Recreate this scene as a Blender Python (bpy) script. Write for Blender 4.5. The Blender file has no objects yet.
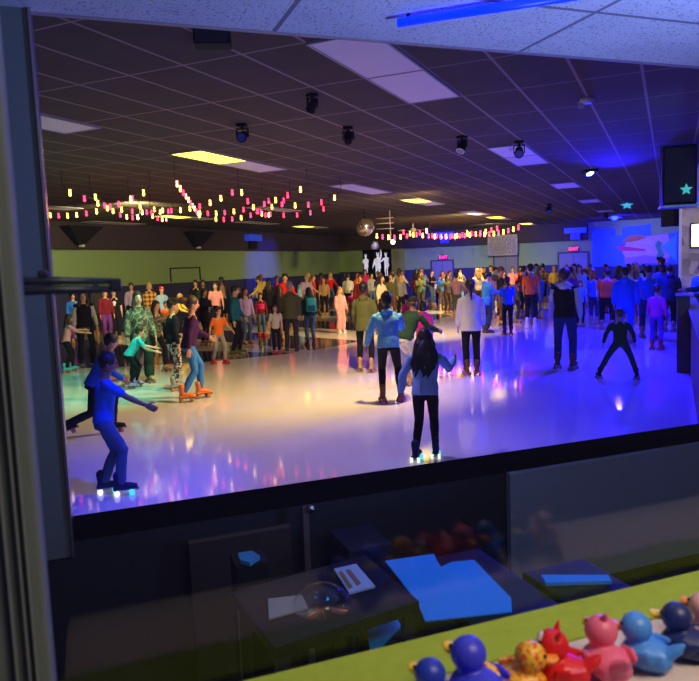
import bpy, bmesh, math, random
from mathutils import Vector, Matrix, noise
random.seed(7)
SC = bpy.context.scene
COL = SC.collection
R = math.radians
# ------------------------------------------------------------------ camera
F_, CX, CY, EYE = 705.0, 349.5, 340.5, 1.95
_p, _t, _y = math.atan(74/705), math.atan(.038), R(24.6)
_R0 = Vector((math.cos(_y), math.sin(_y), 0)); _F0 = Vector((-math.sin(_y), math.cos(_y), 0)); _Z = Vector((0, 0, 1))
FW = _F0*math.cos(_p) - _Z*math.sin(_p); _up = _F0*math.sin(_p) + _Z*math.cos(_p)
RT = _R0*math.cos(_t) - _up*math.sin(_t); UP = _R0*math.sin(_t) + _up*math.cos(_t)
cam = bpy.data.cameras.new('camera'); co = bpy.data.objects.new('camera', cam); COL.objects.link(co)
cam.sensor_width = 36; cam.lens = F_/699*36; cam.clip_start = .05; cam.clip_end = 200
cam.dof.use_dof = True; cam.dof.focus_distance = 9.0; cam.dof.aperture_fstop = 11
m = Matrix((RT, UP, -FW)).transposed().to_4x4(); m.translation = (0, 0, EYE); co.matrix_world = m
SC.camera = co
SC.view_settings.view_transform = 'Standard'; SC.view_settings.look = 'None'
SC.view_settings.gamma = 1; SC.view_settings.use_curve_mapping = False
SC.view_settings.exposure = 0.0
w = bpy.data.worlds.new('world'); SC.world = w; w.use_nodes = True
w.node_tree.nodes['Background'].inputs[0].default_value = (.16, .14, .30, 1)
w.node_tree.nodes['Background'].inputs[1].default_value = .25
CEIL = 3.77

def ray(x, y): return (FW + RT*((x-CX)/F_) + UP*((CY-y)/F_)).normalized()
def atz(x, y, z):
    d = ray(x, y); return Vector((0, 0, EYE)) + d*((z-EYE)/d.z)
def aty(x, y, Y):
    d = ray(x, y); return Vector((0, 0, EYE)) + d*(Y/d.y)
def horizon(x): return 279.26 - .038*x

# lights: the rink's spots, washes and the lit panels
LIGHTS = {}
def spot(name, loc, tgt, col, watts, deg=60, blend=.5, size=.12):
    l = bpy.data.lights.new(name, 'SPOT'); l.color = col; l.energy = watts; l.spot_size = R(deg); l.spot_blend = blend; l.shadow_soft_size = size
    o = bpy.data.objects.new(name, l); COL.objects.link(o); o.location = loc
    o.rotation_euler = (Vector(tgt)-Vector(loc)).to_track_quat('-Z', 'Y').to_euler(); return o
def area(name, loc, tgt, col, watts, sx, sy):
    l = bpy.data.lights.new(name, 'AREA'); l.shape = 'RECTANGLE'; l.size = sx; l.size_y = sy; l.color = col; l.energy = watts
    o = bpy.data.objects.new(name, l); COL.objects.link(o); o.location = loc
    o.rotation_euler = (Vector(tgt)-Vector(loc)).to_track_quat('-Z', 'Y').to_euler(); return o
BLUE = (.015, .008, 1)
spot('blue_spot_light', (-1.3, 17.6, 3.45), (-.4, 10.8, 0), BLUE, 2600, 75, .25, .06)
spot('blue_spot_light', (-1.2, 19.0, 3.45), (-1.2, 18.4, 0), BLUE, 2400, 140, .5)
spot('blue_spot_light', (-.9, 13.8, 3.45), (-.9, 13.4, 0), BLUE, 1900, 125, .5)
spot('blue_spot_light', (-1.6, 26.0, 3.45), (-1.6, 25, 0), BLUE, 2500, 140, .5)
spot('blue_spot_light', (-2.2, 33.0, 3.3), (-1.8, 39, 2.0), BLUE, 3600, 110, .6)
spot('blue_spot_light', (-15.0, 30.0, 3.3), (-18.3, 30, 2.0), BLUE, 900, 60, .8)
spot('blue_spot_light', (-11.5, 34.5, 3.4), (-11.8, 39, 1.6), BLUE, 1500, 80, .8)
spot('blue_spot_light', (-3.0, 4.4, 3.5), (-5.0, 4.6, .2), (.01, .03, 1), 650, 60, .7)
spot('teal_spot_light', (-7.0, 9.0, 3.5), (-9.6, 8.6, 0), (.22, 1, .62), 800, 80, .9)
spot('warm_spot_light', (-3.6, 9.5, 3.5), (-6.0, 10.0, 0), (1, .64, .22), 1500, 120, 1)
spot('warm_spot_light', (-5.0, 17.0, 3.5), (-8.5, 20.0, 0), (1, .62, .18), 2600, 120, .9)
spot('warm_spot_light', (-6.5, 26.0, 3.5), (-10.0, 30.0, 0), (1, .72, .30), 2600, 130, .9)
spot('warm_spot_light', (-12.0, 14.0, 3.5), (-18.3, 20.0, 2.0), (1, .80, .35), 1500, 120, .9)
spot('warm_spot_light', (-8.0, 34.0, 3.5), (-8.5, 39, 2.0), (1, .85, .45), 420, 130, .9)
spot('lavender_spot_light', (-3.2, 6.6, 3.5), (-3.3, 6.4, 0), (.56, .38, 1), 330, 95, .9)
spot('white_spot_light', (-3.2, 12.0, 3.5), (-4.6, 9.5, 0), (1, .70, .55), 200, 90, .9)
spot('blue_spot_light', (-.4, 6.9, 3.5), (-.2, 8.6, 0), BLUE, 500, 85, .7)
# booth: blue wash on its ceiling and the arcade light overhead of the viewer
spot('booth_blue_spot_light', Vector((math.cos(R(45))*2.3-math.sin(R(45))*1.2, math.sin(R(45))*2.3+math.cos(R(45))*1.2, 1.5)), (-.5, 2.6, 2.95), (.24, .33, 1), 270, 150, .9)
spot('booth_desk_blue_light', Vector((math.cos(R(45))*1.0-math.sin(R(45))*1.2, math.sin(R(45))*1.0+math.cos(R(45))*1.2, 2.85)), Vector((math.cos(R(45))*1.0-math.sin(R(45))*1.8, math.sin(R(45))*1.0+math.cos(R(45))*1.8, 1.0)), (.03, .42, 1), 24, 60, .9)
area('arcade_ceiling_panel_light', (.75, .4, 2.85), (.5, .95, 1.5), (1, .80, .62), 19, .9, .4)

# ------------------------------------------------------------------ materials
MATS = {}
def nt(name):
    m = bpy.data.materials.new(name); m.use_nodes = True
    return m, m.node_tree, m.node_tree.nodes['Principled BSDF']
def mat(name, col, rough=.6, metal=0, emit=None, es=0, bump=0, bscale=60, spec=.5, vary=0):
    if name in MATS: return MATS[name]
    m, t, b = nt(name); N = t.nodes; L = t.links
    b.inputs['Base Color'].default_value = (*col, 1); b.inputs['Roughness'].default_value = rough; b.inputs['Metallic'].default_value = metal
    b.inputs['Specular IOR Level'].default_value = spec
    if emit: b.inputs['Emission Color'].default_value = (*emit, 1); b.inputs['Emission Strength'].default_value = es
    tc = N.new('ShaderNodeTexCoord'); n = N.new('ShaderNodeTexNoise'); n.inputs['Scale'].default_value = bscale
    L.new(tc.outputs['Object'], n.inputs['Vector'])
    if vary:
        mx = N.new('ShaderNodeMix'); mx.data_type = 'RGBA'; mx.inputs['A'].default_value = (*[c*(1-vary) for c in col], 1); mx.inputs['B'].default_value = (*[min(1, c*(1+vary)) for c in col], 1)
        L.new(n.outputs['Fac'], mx.inputs['Factor']); L.new(mx.outputs['Result'], b.inputs['Base Color'])
    if bump:
        bp = N.new('ShaderNodeBump'); bp.inputs['Strength'].default_value = bump; bp.inputs['Distance'].default_value = .01
        L.new(n.outputs['Fac'], bp.inputs['Height']); L.new(bp.outputs['Normal'], b.inputs['Normal'])
    MATS[name] = m; return m
def math_node(N, L, op, a, b=None, c=None):
    n = N.new('ShaderNodeMath'); n.operation = op
    for i, v in enumerate((a, b, c)):
        if v is None: continue
        if isinstance(v, (int, float)): n.inputs[i].default_value = v
        else: L.new(v, n.inputs[i])
    return n.outputs[0]
def grid_material(name, tile, line, sx, sy, ox, oy, wx, wy, rough=.9, speck=0, emb=0):
    m, t, b = nt(name); N = t.nodes; L = t.links
    tc = N.new('ShaderNodeTexCoord'); s = N.new('ShaderNodeSeparateXYZ'); L.new(tc.outputs['Object'], s.inputs[0])
    def lines(o, off, sp, wd):
        a = math_node(N, L, 'SUBTRACT', o, off); a = math_node(N, L, 'DIVIDE', a, sp); a = math_node(N, L, 'ADD', a, .5)
        a = math_node(N, L, 'FRACT', a); a = math_node(N, L, 'SUBTRACT', a, .5); a = math_node(N, L, 'ABSOLUTE', a)
        return math_node(N, L, 'LESS_THAN', a, wd/sp/2)
    g = math_node(N, L, 'MAXIMUM', lines(s.outputs[0], ox, sx, wx), lines(s.outputs[1], oy, sy, wy))
    n = N.new('ShaderNodeTexNoise'); n.inputs['Scale'].default_value = 3; L.new(tc.outputs['Object'], n.inputs['Vector'])
    mt = N.new('ShaderNodeMix'); mt.data_type = 'RGBA'; mt.inputs['A'].default_value = (*[c*.8 for c in tile], 1); mt.inputs['B'].default_value = (*[c*1.15 for c in tile], 1)
    L.new(n.outputs['Fac'], mt.inputs['Factor']); base = mt.outputs['Result']
    if speck:
        v = N.new('ShaderNodeTexNoise'); v.inputs['Scale'].default_value = 75; v.inputs['Detail'].default_value = 1; L.new(tc.outputs['Object'], v.inputs['Vector'])
        k = math_node(N, L, 'LESS_THAN', v.outputs['Fac'], .36)
        ms = N.new('ShaderNodeMix'); ms.data_type = 'RGBA'; L.new(math_node(N, L, 'MULTIPLY', k, .6), ms.inputs['Factor']); L.new(base, ms.inputs['A']); ms.inputs['B'].default_value = (.06, .06, .07, 1)
        base = ms.outputs['Result']
        bp = N.new('ShaderNodeBump'); bp.inputs['Strength'].default_value = .35; bp.inputs['Distance'].default_value = .01; L.new(v.outputs['Fac'], bp.inputs['Height']); L.new(bp.outputs['Normal'], b.inputs['Normal'])
    ml = N.new('ShaderNodeMix'); ml.data_type = 'RGBA'; L.new(g, ml.inputs['Factor']); L.new(base, ml.inputs['A']); ml.inputs['B'].default_value = (*line, 1)
    L.new(ml.outputs['Result'], b.inputs['Base Color']); b.inputs['Roughness'].default_value = rough; b.inputs['Specular IOR Level'].default_value = .2
    return m
def rink_material():
    m, t, b = nt('polished_rink_floor'); N = t.nodes; L = t.links
    tc = N.new('ShaderNodeTexCoord'); s = N.new('ShaderNodeSeparateXYZ'); L.new(tc.outputs['Object'], s.inputs[0])
    X, Y = s.outputs[0], s.outputs[1]
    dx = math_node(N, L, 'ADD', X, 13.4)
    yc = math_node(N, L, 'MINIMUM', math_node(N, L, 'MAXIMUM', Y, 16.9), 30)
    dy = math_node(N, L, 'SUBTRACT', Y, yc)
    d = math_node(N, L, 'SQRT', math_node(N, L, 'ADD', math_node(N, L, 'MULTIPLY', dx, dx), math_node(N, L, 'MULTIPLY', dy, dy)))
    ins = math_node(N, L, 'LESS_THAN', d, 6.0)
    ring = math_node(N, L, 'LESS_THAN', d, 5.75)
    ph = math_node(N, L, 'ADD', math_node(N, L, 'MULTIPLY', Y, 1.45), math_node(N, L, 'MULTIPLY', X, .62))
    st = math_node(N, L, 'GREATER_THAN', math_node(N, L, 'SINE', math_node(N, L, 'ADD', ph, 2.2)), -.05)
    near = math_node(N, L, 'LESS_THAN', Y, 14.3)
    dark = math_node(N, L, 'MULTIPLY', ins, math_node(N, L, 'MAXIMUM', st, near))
    n = N.new('ShaderNodeTexNoise'); n.inputs['Scale'].default_value = .8; n.inputs['Detail'].default_value = 5; L.new(tc.outputs['Object'], n.inputs['Vector'])
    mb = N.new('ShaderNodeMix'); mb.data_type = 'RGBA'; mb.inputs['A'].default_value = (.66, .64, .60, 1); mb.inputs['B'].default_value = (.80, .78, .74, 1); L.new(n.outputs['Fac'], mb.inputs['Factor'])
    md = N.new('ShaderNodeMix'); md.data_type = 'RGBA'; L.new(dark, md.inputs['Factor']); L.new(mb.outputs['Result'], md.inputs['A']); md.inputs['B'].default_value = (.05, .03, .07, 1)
    L.new(md.outputs['Result'], b.inputs['Base Color'])
    n2 = N.new('ShaderNodeTexNoise'); n2.inputs['Scale'].default_value = 2.2; L.new(tc.outputs['Object'], n2.inputs['Vector'])
    rr = N.new('ShaderNodeMapRange'); rr.inputs['To Min'].default_value = .04; rr.inputs['To Max'].default_value = .11; L.new(n2.outputs['Fac'], rr.inputs['Value']); L.new(rr.outputs[0], b.inputs['Roughness'])
    bp = N.new('ShaderNodeBump'); bp.inputs['Strength'].default_value = .02; bp.inputs['Distance'].default_value = .01; L.new(n2.outputs['Fac'], bp.inputs['Height']); L.new(bp.outputs['Normal'], b.inputs['Normal'])
    b.inputs['Specular IOR Level'].default_value = .55
    return m
def sheen_glass():
    m = bpy.data.materials.new('window_glass'); m.use_nodes = True; t = m.node_tree; N = t.nodes; L = t.links; N.remove(N['Principled BSDF'])
    tr = N.new('ShaderNodeBsdfTransparent'); tr.inputs[0].default_value = (.93, .95, .96, 1)
    gl = N.new('ShaderNodeBsdfGlossy'); gl.inputs['Roughness'].default_value = 0.02
    fr = N.new('ShaderNodeFresnel'); ge = N.new('ShaderNodeNewGeometry')
    L.new(math_node(N, L, 'MULTIPLY_ADD', ge.outputs['Backfacing'], 1/1.45-1.45, 1.45), fr.inputs['IOR'])
    mx = N.new('ShaderNodeMixShader'); L.new(fr.outputs[0], mx.inputs[0]); L.new(tr.outputs[0], mx.inputs[1]); L.new(gl.outputs[0], mx.inputs[2])
    L.new(mx.outputs[0], N['Material Output'].inputs[0]); return m
def disco_material():
    m, t, b = nt('mirror_tiles'); N = t.nodes; L = t.links
    tc = N.new('ShaderNodeTexCoord'); v = N.new('ShaderNodeTexBrick'); v.offset = 0; v.inputs['Scale'].default_value = 40
    v.inputs['Brick Width'].default_value = 1; v.inputs['Row Height'].default_value = 1; v.inputs['Mortar Size'].default_value = .06
    v.inputs['Color1'].default_value = (.9, .85, .8, 1); v.inputs['Color2'].default_value = (.6, .55, .5, 1); v.inputs['Mortar'].default_value = (.1, .1, .1, 1)
    L.new(tc.outputs['UV'], v.inputs['Vector']); L.new(v.outputs['Color'], b.inputs['Base Color']); b.inputs['Metallic'].default_value = 1; b.inputs['Roughness'].default_value = .18
    return m
def stone_material():
    m, t, b = nt('stacked_stone'); N = t.nodes; L = t.links
    tc = N.new('ShaderNodeTexCoord'); v = N.new('ShaderNodeTexVoronoi'); v.inputs['Scale'].default_value = 5; L.new(tc.outputs['Object'], v.inputs['Vector'])
    r = N.new('ShaderNodeMix'); r.data_type = 'RGBA'; r.inputs['A'].default_value = (.25, .2, .16, 1); r.inputs['B'].default_value = (.7, .62, .5, 1)
    L.new(v.outputs['Color'], r.inputs['Factor']); L.new(r.outputs['Result'], b.inputs['Base Color']); b.inputs['Roughness'].default_value = .85
    bp = N.new('ShaderNodeBump'); bp.inputs['Distance'].default_value = .04; L.new(v.outputs['Distance'], bp.inputs['Height']); L.new(bp.outputs['Normal'], b.inputs['Normal']); return m
def patch_material(name, cols, scale, rough=.9, pattern='VORONOI'):
    m, t, b = nt(name); N = t.nodes; L = t.links
    tc = N.new('ShaderNodeTexCoord')
    if pattern == 'PLAID':
        s = N.new('ShaderNodeSeparateXYZ'); L.new(tc.outputs['Object'], s.inputs[0])
        a = math_node(N, L, 'GREATER_THAN', math_node(N, L, 'SINE', math_node(N, L, 'MULTIPLY', s.outputs[0], scale)), 0)
        c = math_node(N, L, 'GREATER_THAN', math_node(N, L, 'SINE', math_node(N, L, 'MULTIPLY', s.outputs[2], scale)), 0)
        f = math_node(N, L, 'MULTIPLY', math_node(N, L, 'ADD', a, c), .5)
    else:
        v = N.new('ShaderNodeTexNoise'); v.inputs['Scale'].default_value = scale; v.inputs['Detail'].default_value = 1; L.new(tc.outputs['Object'], v.inputs['Vector']); f = v.outputs['Fac']
    r = N.new('ShaderNodeValToRGB'); r.color_ramp.interpolation = 'CONSTANT'
    e = r.color_ramp.elements
    lo, hi = (0, .9) if pattern == 'PLAID' else (.38, .62)
    for i, c in enumerate(cols):
        pos = 0 if i == 0 else lo+(hi-lo)*i/(len(cols)-1) if pattern == 'PLAID' else lo+(hi-lo)*i/len(cols)
        el = e[i] if i < 2 else e.new(pos)
        el.position = pos; el.color = (*c, 1)
    L.new(f, r.inputs['Fac']); L.new(r.outputs['Color'], b.inputs['Base Color']); b.inputs['Roughness'].default_value = rough; return m

# ------------------------------------------------------------------ mesh helpers
def box_into(bm, lo, hi, bev=0):
    r = bmesh.ops.create_cube(bm, size=1); vs = r['verts']
    for v in vs: v.co = Vector([(lo[i]+hi[i])/2 + v.co[i]*(hi[i]-lo[i]) for i in range(3)])
    if bev:
        es = {e for v in vs for e in v.link_edges}
        bmesh.ops.bevel(bm, geom=list(es), offset=bev, segments=2, affect='EDGES', profile=.6)
def tube(bm, pts, rad, n=10, ref=None, cap=True):
    pts = [Vector(p) for p in pts]; rings = []
    for i, p in enumerate(pts):
        d = (pts[min(i+1, len(pts)-1)] - pts[max(i-1, 0)])
        d = d.normalized() if d.length > 1e-9 else Vector((0, 0, 1))
        q = Vector(ref) if ref is not None else (Vector((1, 0, 0)) if abs(d.x) < .8 else Vector((0, 1, 0)))
        a = (q - d*q.dot(d)); a = a.normalized() if a.length > 1e-6 else d.orthogonal().normalized()
        b = d.cross(a); r = rad[i] if isinstance(rad, (list, tuple)) else rad
        rx, ry = r if isinstance(r, (list, tuple)) else (r, r)
        rings.append([bm.verts.new(p + a*rx*math.cos(2*math.pi*k/n) + b*ry*math.sin(2*math.pi*k/n)) for k in range(n)])
    for i in range(len(rings)-1):
        for k in range(n): bm.faces.new((rings[i][k], rings[i][(k+1) % n], rings[i+1][(k+1) % n], rings[i+1][k]))
    if cap: bm.faces.new(rings[0][::-1]); bm.faces.new(rings[-1])
def capsule(bm, pts, rad, n=10, ref=None):
    pts = [Vector(p) for p in pts]; rad = [r if isinstance(r, (list, tuple)) else (r, r) for r in rad]
    d0 = (pts[0]-pts[1]).normalized(); d1 = (pts[-1]-pts[-2]).normalized(); m0 = min(rad[0]); m1 = min(rad[-1])
    P = [pts[0]+d0*m0*.9, pts[0]+d0*m0*.5] + pts + [pts[-1]+d1*m1*.5, pts[-1]+d1*m1*.9]
    Q = [(rad[0][0]*.35, rad[0][1]*.35), (rad[0][0]*.85, rad[0][1]*.85)] + rad + [(rad[-1][0]*.85, rad[-1][1]*.85), (rad[-1][0]*.35, rad[-1][1]*.35)]
    tube(bm, P, Q, n, ref)
def ball(bm, c, r, u=12, v=8, rot=None):
    mm = Matrix.Translation(c) @ (rot.to_4x4() if rot else Matrix()) @ Matrix.Diagonal((*(r if isinstance(r, (tuple, list)) else (r, r, r)), 1))
    bmesh.ops.create_uvsphere(bm, u_segments=u, v_segments=v, radius=1, matrix=mm)
def cyl(bm, a, b, r, n=12, r2=None): tube(bm, [a, b], [r, r if r2 is None else r2], n)
def finish(bm, name, smooth=True):
    bmesh.ops.recalc_face_normals(bm, faces=bm.faces)
    me = bpy.data.meshes.new(name); bm.to_mesh(me); bm.free()
    if smooth:
        for p in me.polygons: p.use_smooth = True
    return me
def put(name, me, mt, parent=None, loc=(0, 0, 0), rot=(0, 0, 0), scale=1):
    if isinstance(me, bmesh.types.BMesh): me = finish(me, name, False)
    o = bpy.data.objects.new(name, me); COL.objects.link(o)
    if not me.materials: me.materials.append(None)
    o.material_slots[0].link = 'OBJECT'; o.material_slots[0].material = mt
    o.location = loc; o.rotation_euler = rot; o.scale = (scale,)*3
    if parent: o.parent = parent
    return o
def thing(name, label, cat, loc=(0, 0, 0), rz=0, group=None, scale=1):
    o = bpy.data.objects.new(name, None); COL.objects.link(o); o.location = loc; o.rotation_euler = (0, 0, rz); o.scale = (scale,)*3
    o.empty_display_size = .1
    return tag(o, label, cat, group)
LABELS = {}
def tag(o, label, cat, group=None):
    o['label'] = label; o['category'] = cat
    if group: o['group'] = group
    assert label not in LABELS, label
    assert 4 <= len(label.split()) <= 16, label
    LABELS[label] = o; return o
def struct(name, bm, mt, loc=(0, 0, 0), rz=0, parent=None):
    o = put(name, bm, mt, parent, loc, (0, 0, rz))
    if not parent: o['kind'] = 'structure'
    return o
def boxes(lst, bev=0):
    bm = bmesh.new()
    for lo, hi in lst: box_into(bm, lo, hi, bev)
    return bm
def prism(bm, poly, y0, y1):
    a = [bm.verts.new((x, y0, z)) for x, z in poly]; b = [bm.verts.new((x, y1, z)) for x, z in poly]; n = len(poly)
    bm.faces.new(a); bm.faces.new(b[::-1])
    for i in range(n): bm.faces.new((a[i], b[i], b[(i+1) % n], a[(i+1) % n]))
TMP = bpy.data.objects.new('tmp', bpy.data.meshes.new('tmp')); COL.objects.link(TMP)
TMPTEX = bpy.data.textures.new('folds', 'CLOUDS'); TMPTEX.noise_scale = .11; TMPTEX.noise_depth = 1
def fuse(bm, name, voxel, folds=0, it=3):
    bmesh.ops.recalc_face_normals(bm, faces=bm.faces)
    me = bpy.data.meshes.new('t'); bm.to_mesh(me); bm.free(); TMP.data = me; TMP.modifiers.clear()
    r = TMP.modifiers.new('r', 'REMESH'); r.mode = 'VOXEL'; r.voxel_size = voxel; r.use_smooth_shade = True
    s = TMP.modifiers.new('s', 'SMOOTH'); s.iterations = it; s.factor = .5
    if folds:
        d = TMP.modifiers.new('d', 'DISPLACE'); d.texture = TMPTEX; d.strength = folds; d.mid_level = .5
    dg = bpy.context.evaluated_depsgraph_get(); dg.update()
    out = bpy.data.meshes.new_from_object(TMP.evaluated_get(dg)); out.name = name
    out.materials.clear()
    for p in out.polygons: p.use_smooth = True
    return out

# ------------------------------------------------------------------ setting
A45 = R(45)
Uv = Vector((math.cos(A45), math.sin(A45), 0)); Vv = Vector((-math.sin(A45), math.cos(A45), 0))
def bw(u, v, z): return Uv*u + Vv*v + Vector((0, 0, z))
def bpix(x, y, z):
    p = atz(x, y, z); return p.dot(Uv), p.dot(Vv)
XL, YB = -18.3, 39.0
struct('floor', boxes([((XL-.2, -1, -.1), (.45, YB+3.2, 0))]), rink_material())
ceil_mat = grid_material('dark_ceiling_tiles', (.080, .064, .048), (.27, .22, .20), .61, 1.285, -.275, 5.29, .03, .022)
struct('ceiling', boxes([((XL-.2, 1.0, CEIL), (3.2, YB+3.2, CEIL+.1))]), ceil_mat)
green = mat('green_wall_paint', (.22, .35, .16), .8, bump=.05, vary=.08)
navy = mat('navy_wainscot_carpet', (.02, .025, .12), .9, bump=.2)
header = mat('dark_header_panel', (.035, .025, .035), .85)
black = mat('matte_black', (.008, .008, .010), .8)
struct('wall_left', boxes([((XL-.2, 0, 1.55), (XL, YB, 2.88))]), green)
struct('trim_1', boxes([((XL-.2, 0, 0), (XL+.04, YB, 1.55))]), navy)
struct('trim_2', boxes([((XL-.2, 0, 2.88), (XL+.35, YB, CEIL))]), header)
O0, O1 = -16.87, -14.9   # stage opening
struct('wall_back', boxes([((XL, YB, 1.62), (O0, YB+.2, 2.88)), ((O1, YB, 1.62), (-3.95, YB+.2, 2.88)), ((-3.95, YB, 1.5), (3.2, YB+.2, CEIL))]), green)
struct('trim_3', boxes([((XL, YB-.04, 0), (O0, YB+.2, 1.62)), ((O1, YB-.04, 0), (3.2, YB+.2, 1.62))]), navy)
struct('trim_4', boxes([((XL, YB-.35, 2.88), (-3.95, YB+.2, CEIL))]), header)
struct('wall_stage', boxes([((O0-.6, YB+2.9, 0), (O1+.6, YB+3.1, 3.7)), ((O0-.7, YB+.2, 0), (O0-.5, YB+3, 3.6)), ((O1+.5, YB+.2, 0), (O1+.7, YB+3, 3.6)), ((O0-.7, YB+.2, 3.5), (O1+.7, YB+3.1, 3.7))]), black)
struct('trim_5', boxes([((O1, YB-.12, 0), (-14.15, YB+.1, 2.9))]), mat('olive_column_paint', (.22, .27, .06), .8))
# right side: rail wall, soffit, far stone wall
soff = mat('soffit_white_paint', (.62, .66, .72), .8, bump=.05)
struct('trim_6', boxes([((.50, 4.7, 3.2), (3.2, 30, CEIL))]), soff)
wood = mat('dark_wood_panel', (.10, .045, .025), .45, bump=.1, bscale=25, vary=.3)
struct('wall_right', boxes([((.30, 4.75, 0), (.42, 19.5, 1.02))]), wood)
struct('trim_7', boxes([((.26, 4.75, 1.02), (.46, 19.5, 1.07))], .01), mat('rail_cap', (.05, .035, .04), .5))
struct('wall_side', boxes([((.25, 22, 0), (3.2, 22.2, 3.2))]), stone_material())
struct('wall_side_far', boxes([((3.2, 2, 0), (3.4, 39, CEIL))]), mat('side_wall_paint', (.12, .12, .22), .8))
struct('floor_side', boxes([((.42, 4.0, -.1), (3.2, 39, .02))]), mat('side_carpet', (.05, .03, .08), .9))
# booth (aligned with the glass, 45 degrees to the rink)
tile45 = grid_material('booth_acoustic_tiles', (.62, .62, .64), (.20, .19, .22), 1.22, .61, .829, 2.46, .022, .022, speck=1)
struct('ceiling_booth', boxes([((-1.5, -.9, 2.95), (3.75, 3.0, 3.0))]), tile45, rz=A45)
struct('trim_8', boxes([((-1.5, 3.0, 2.945), (3.75, 3.03, 2.99))], .004), mat('ceiling_edge_trim', (.25, .22, .25), .5), rz=A45)
struct('wall_booth_header', boxes([((-1.5, 3.0, 2.99), (3.75, 3.1, CEIL))]), black, rz=A45)
dgray = mat('booth_half_wall_grey', (.20, .25, .32), .7, bump=.08)
struct('wall_booth_front', boxes([((-.23, 3.0, .0), (3.75, 3.12, .945))]), mat('booth_half_wall_black', (.012, .013, .022), .6), rz=A45)
struct('trim_9', boxes([((-.6, 2.995, .88), (3.75, 3.125, .948))], .006), mat('sill_black', (.006, .006, .009), .95, spec=0), rz=A45)
post = mat('grey_green_post_paint', (.12, .15, .14), .8, bump=.05)
struct('wall_booth_post', boxes([((-1.5, 2.97, .83), (-.122, 3.14, 2.95))]), post, rz=A45)
struct('trim_10', boxes([((-.124, 2.955, .83), (-.113, 3.145, 2.95))], .002), mat('post_edge_metal', (.35, .30, .33), .25, .8), rz=A45)
struct('floor_booth', boxes([((-1.5, -.9, .0), (3.75, 3.0, .05))]), mat('booth_floor_dark', (.005, .005, .006), .95, spec=.1), rz=A45)
struct('wall_booth_left', boxes([((-1.6, .7, .0), (-1.5, 3.1, 2.95))]), post, rz=A45)
# viewer's window: jamb with grooves, shelf, glass
j = struct('window_1', boxes([((-.40, .66, .6), (-.0525, .72, 2.9))], .003), post, rz=A45)
gl = mat('jamb_groove_light', (.20, .23, .24), .4)
for n_, (a_, b_) in enumerate([(-.0700, -.0685), (-.0800, -.0785), (-.0640, -.0632)]):
    struct('window_bead', boxes([((a_, .652, .62), (b_, .6595, 2.88))]), gl, parent=j)
struct('window_pane', boxes([((-.0525, .690, 1.53), (2.4, .694, 2.9))]), sheen_glass(), parent=j)
lime = mat('lime_green_paint', (.34, .46, .05), .9, bump=.03, vary=.15, spec=.08)
struct('window_sill', boxes([((-.0525, .613, 1.30), (2.4, .684, 1.531))]), lime, parent=j)
struct('trim_11', boxes([((-.05, .50, 1.49), (2.4, .613, 1.53))], .006), mat('cream_shelf_laminate', (.68, .58, .52), .85, bump=.03, spec=.1), rz=A45)
struct('trim_12', boxes([((-.05, .44, 1.46), (2.4, .504, 1.515))], .006), mat('grey_shelf_edge', (.45, .43, .46), .5), rz=A45)

# ------------------------------------------------------------------ people
SKINS = [(.62, .36, .25), (.48, .26, .17), (.28, .14, .08), (.13, .06, .035)]
def skin(i): return mat('skin_tone_%s' % 'abcd'[i], SKINS[i], .5)
C = {
 'black': (.008, .008, .012), 'navy': (.012, .025, .10), 'blue': (.02, .14, .70), 'light blue': (.30, .50, .85), 'teal': (.01, .14, .22),
 'turquoise': (.05, .50, .55), 'white': (.80, .80, .82), 'grey': (.28, .28, .30), 'light grey': (.52, .52, .55), 'dark grey': (.045, .045, .055), 'olive': (.10, .11, .045),
 'dark green': (.010, .035, .026), 'maroon': (.16, .012, .03), 'red': (.62, .02, .02), 'orange': (.85, .17, .02), 'pink': (.80, .33, .40),
 'magenta': (.70, .03, .25), 'purple': (.14, .03, .28), 'lavender': (.48, .38, .75), 'mauve': (.42, .22, .27), 'yellow': (.80, .55, .10),
 'cream': (.72, .62, .42), 'tan': (.45, .28, .15), 'brown': (.14, .07, .035), 'sky blue': (.10, .36, .85), 'bright denim': (.04, .20, .62), 'denim': (.06, .12, .26), 'light denim': (.14, .26, .50), 'violet': (.045, .010, .07)}
def cloth(c):
    if c == 'camouflage': return MATS.setdefault(c, patch_material(c, [(.05, .05, .03), (.15, .14, .09), (.26, .25, .20), (.09, .085, .05)], 11))
    if c == 'yellow plaid': return MATS.setdefault(c, patch_material('yellow_plaid', [(.75, .48, .10), (.40, .18, .06), (.08, .04, .03)], 42, pattern='PLAID'))
    if c == 'patterned': return MATS.setdefault(c, patch_material('black_white_print', [(.01, .01, .02), (.5, .5, .55)], 26))
    return mat(c.replace(' ', '_')+'_fabric', C[c], .85, bump=.25, bscale=140, vary=.10, spec=.2)
HC = {'black': (.006, .005, .006), 'brown': (.045, .022, .012), 'blonde': (.42, .25, .10), 'auburn': (.20, .06, .02), 'grey': (.3, .3, .3)}
def hairm(c): return mat(c+'_hair', HC[c], .45, bump=.4, bscale=90)

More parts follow.
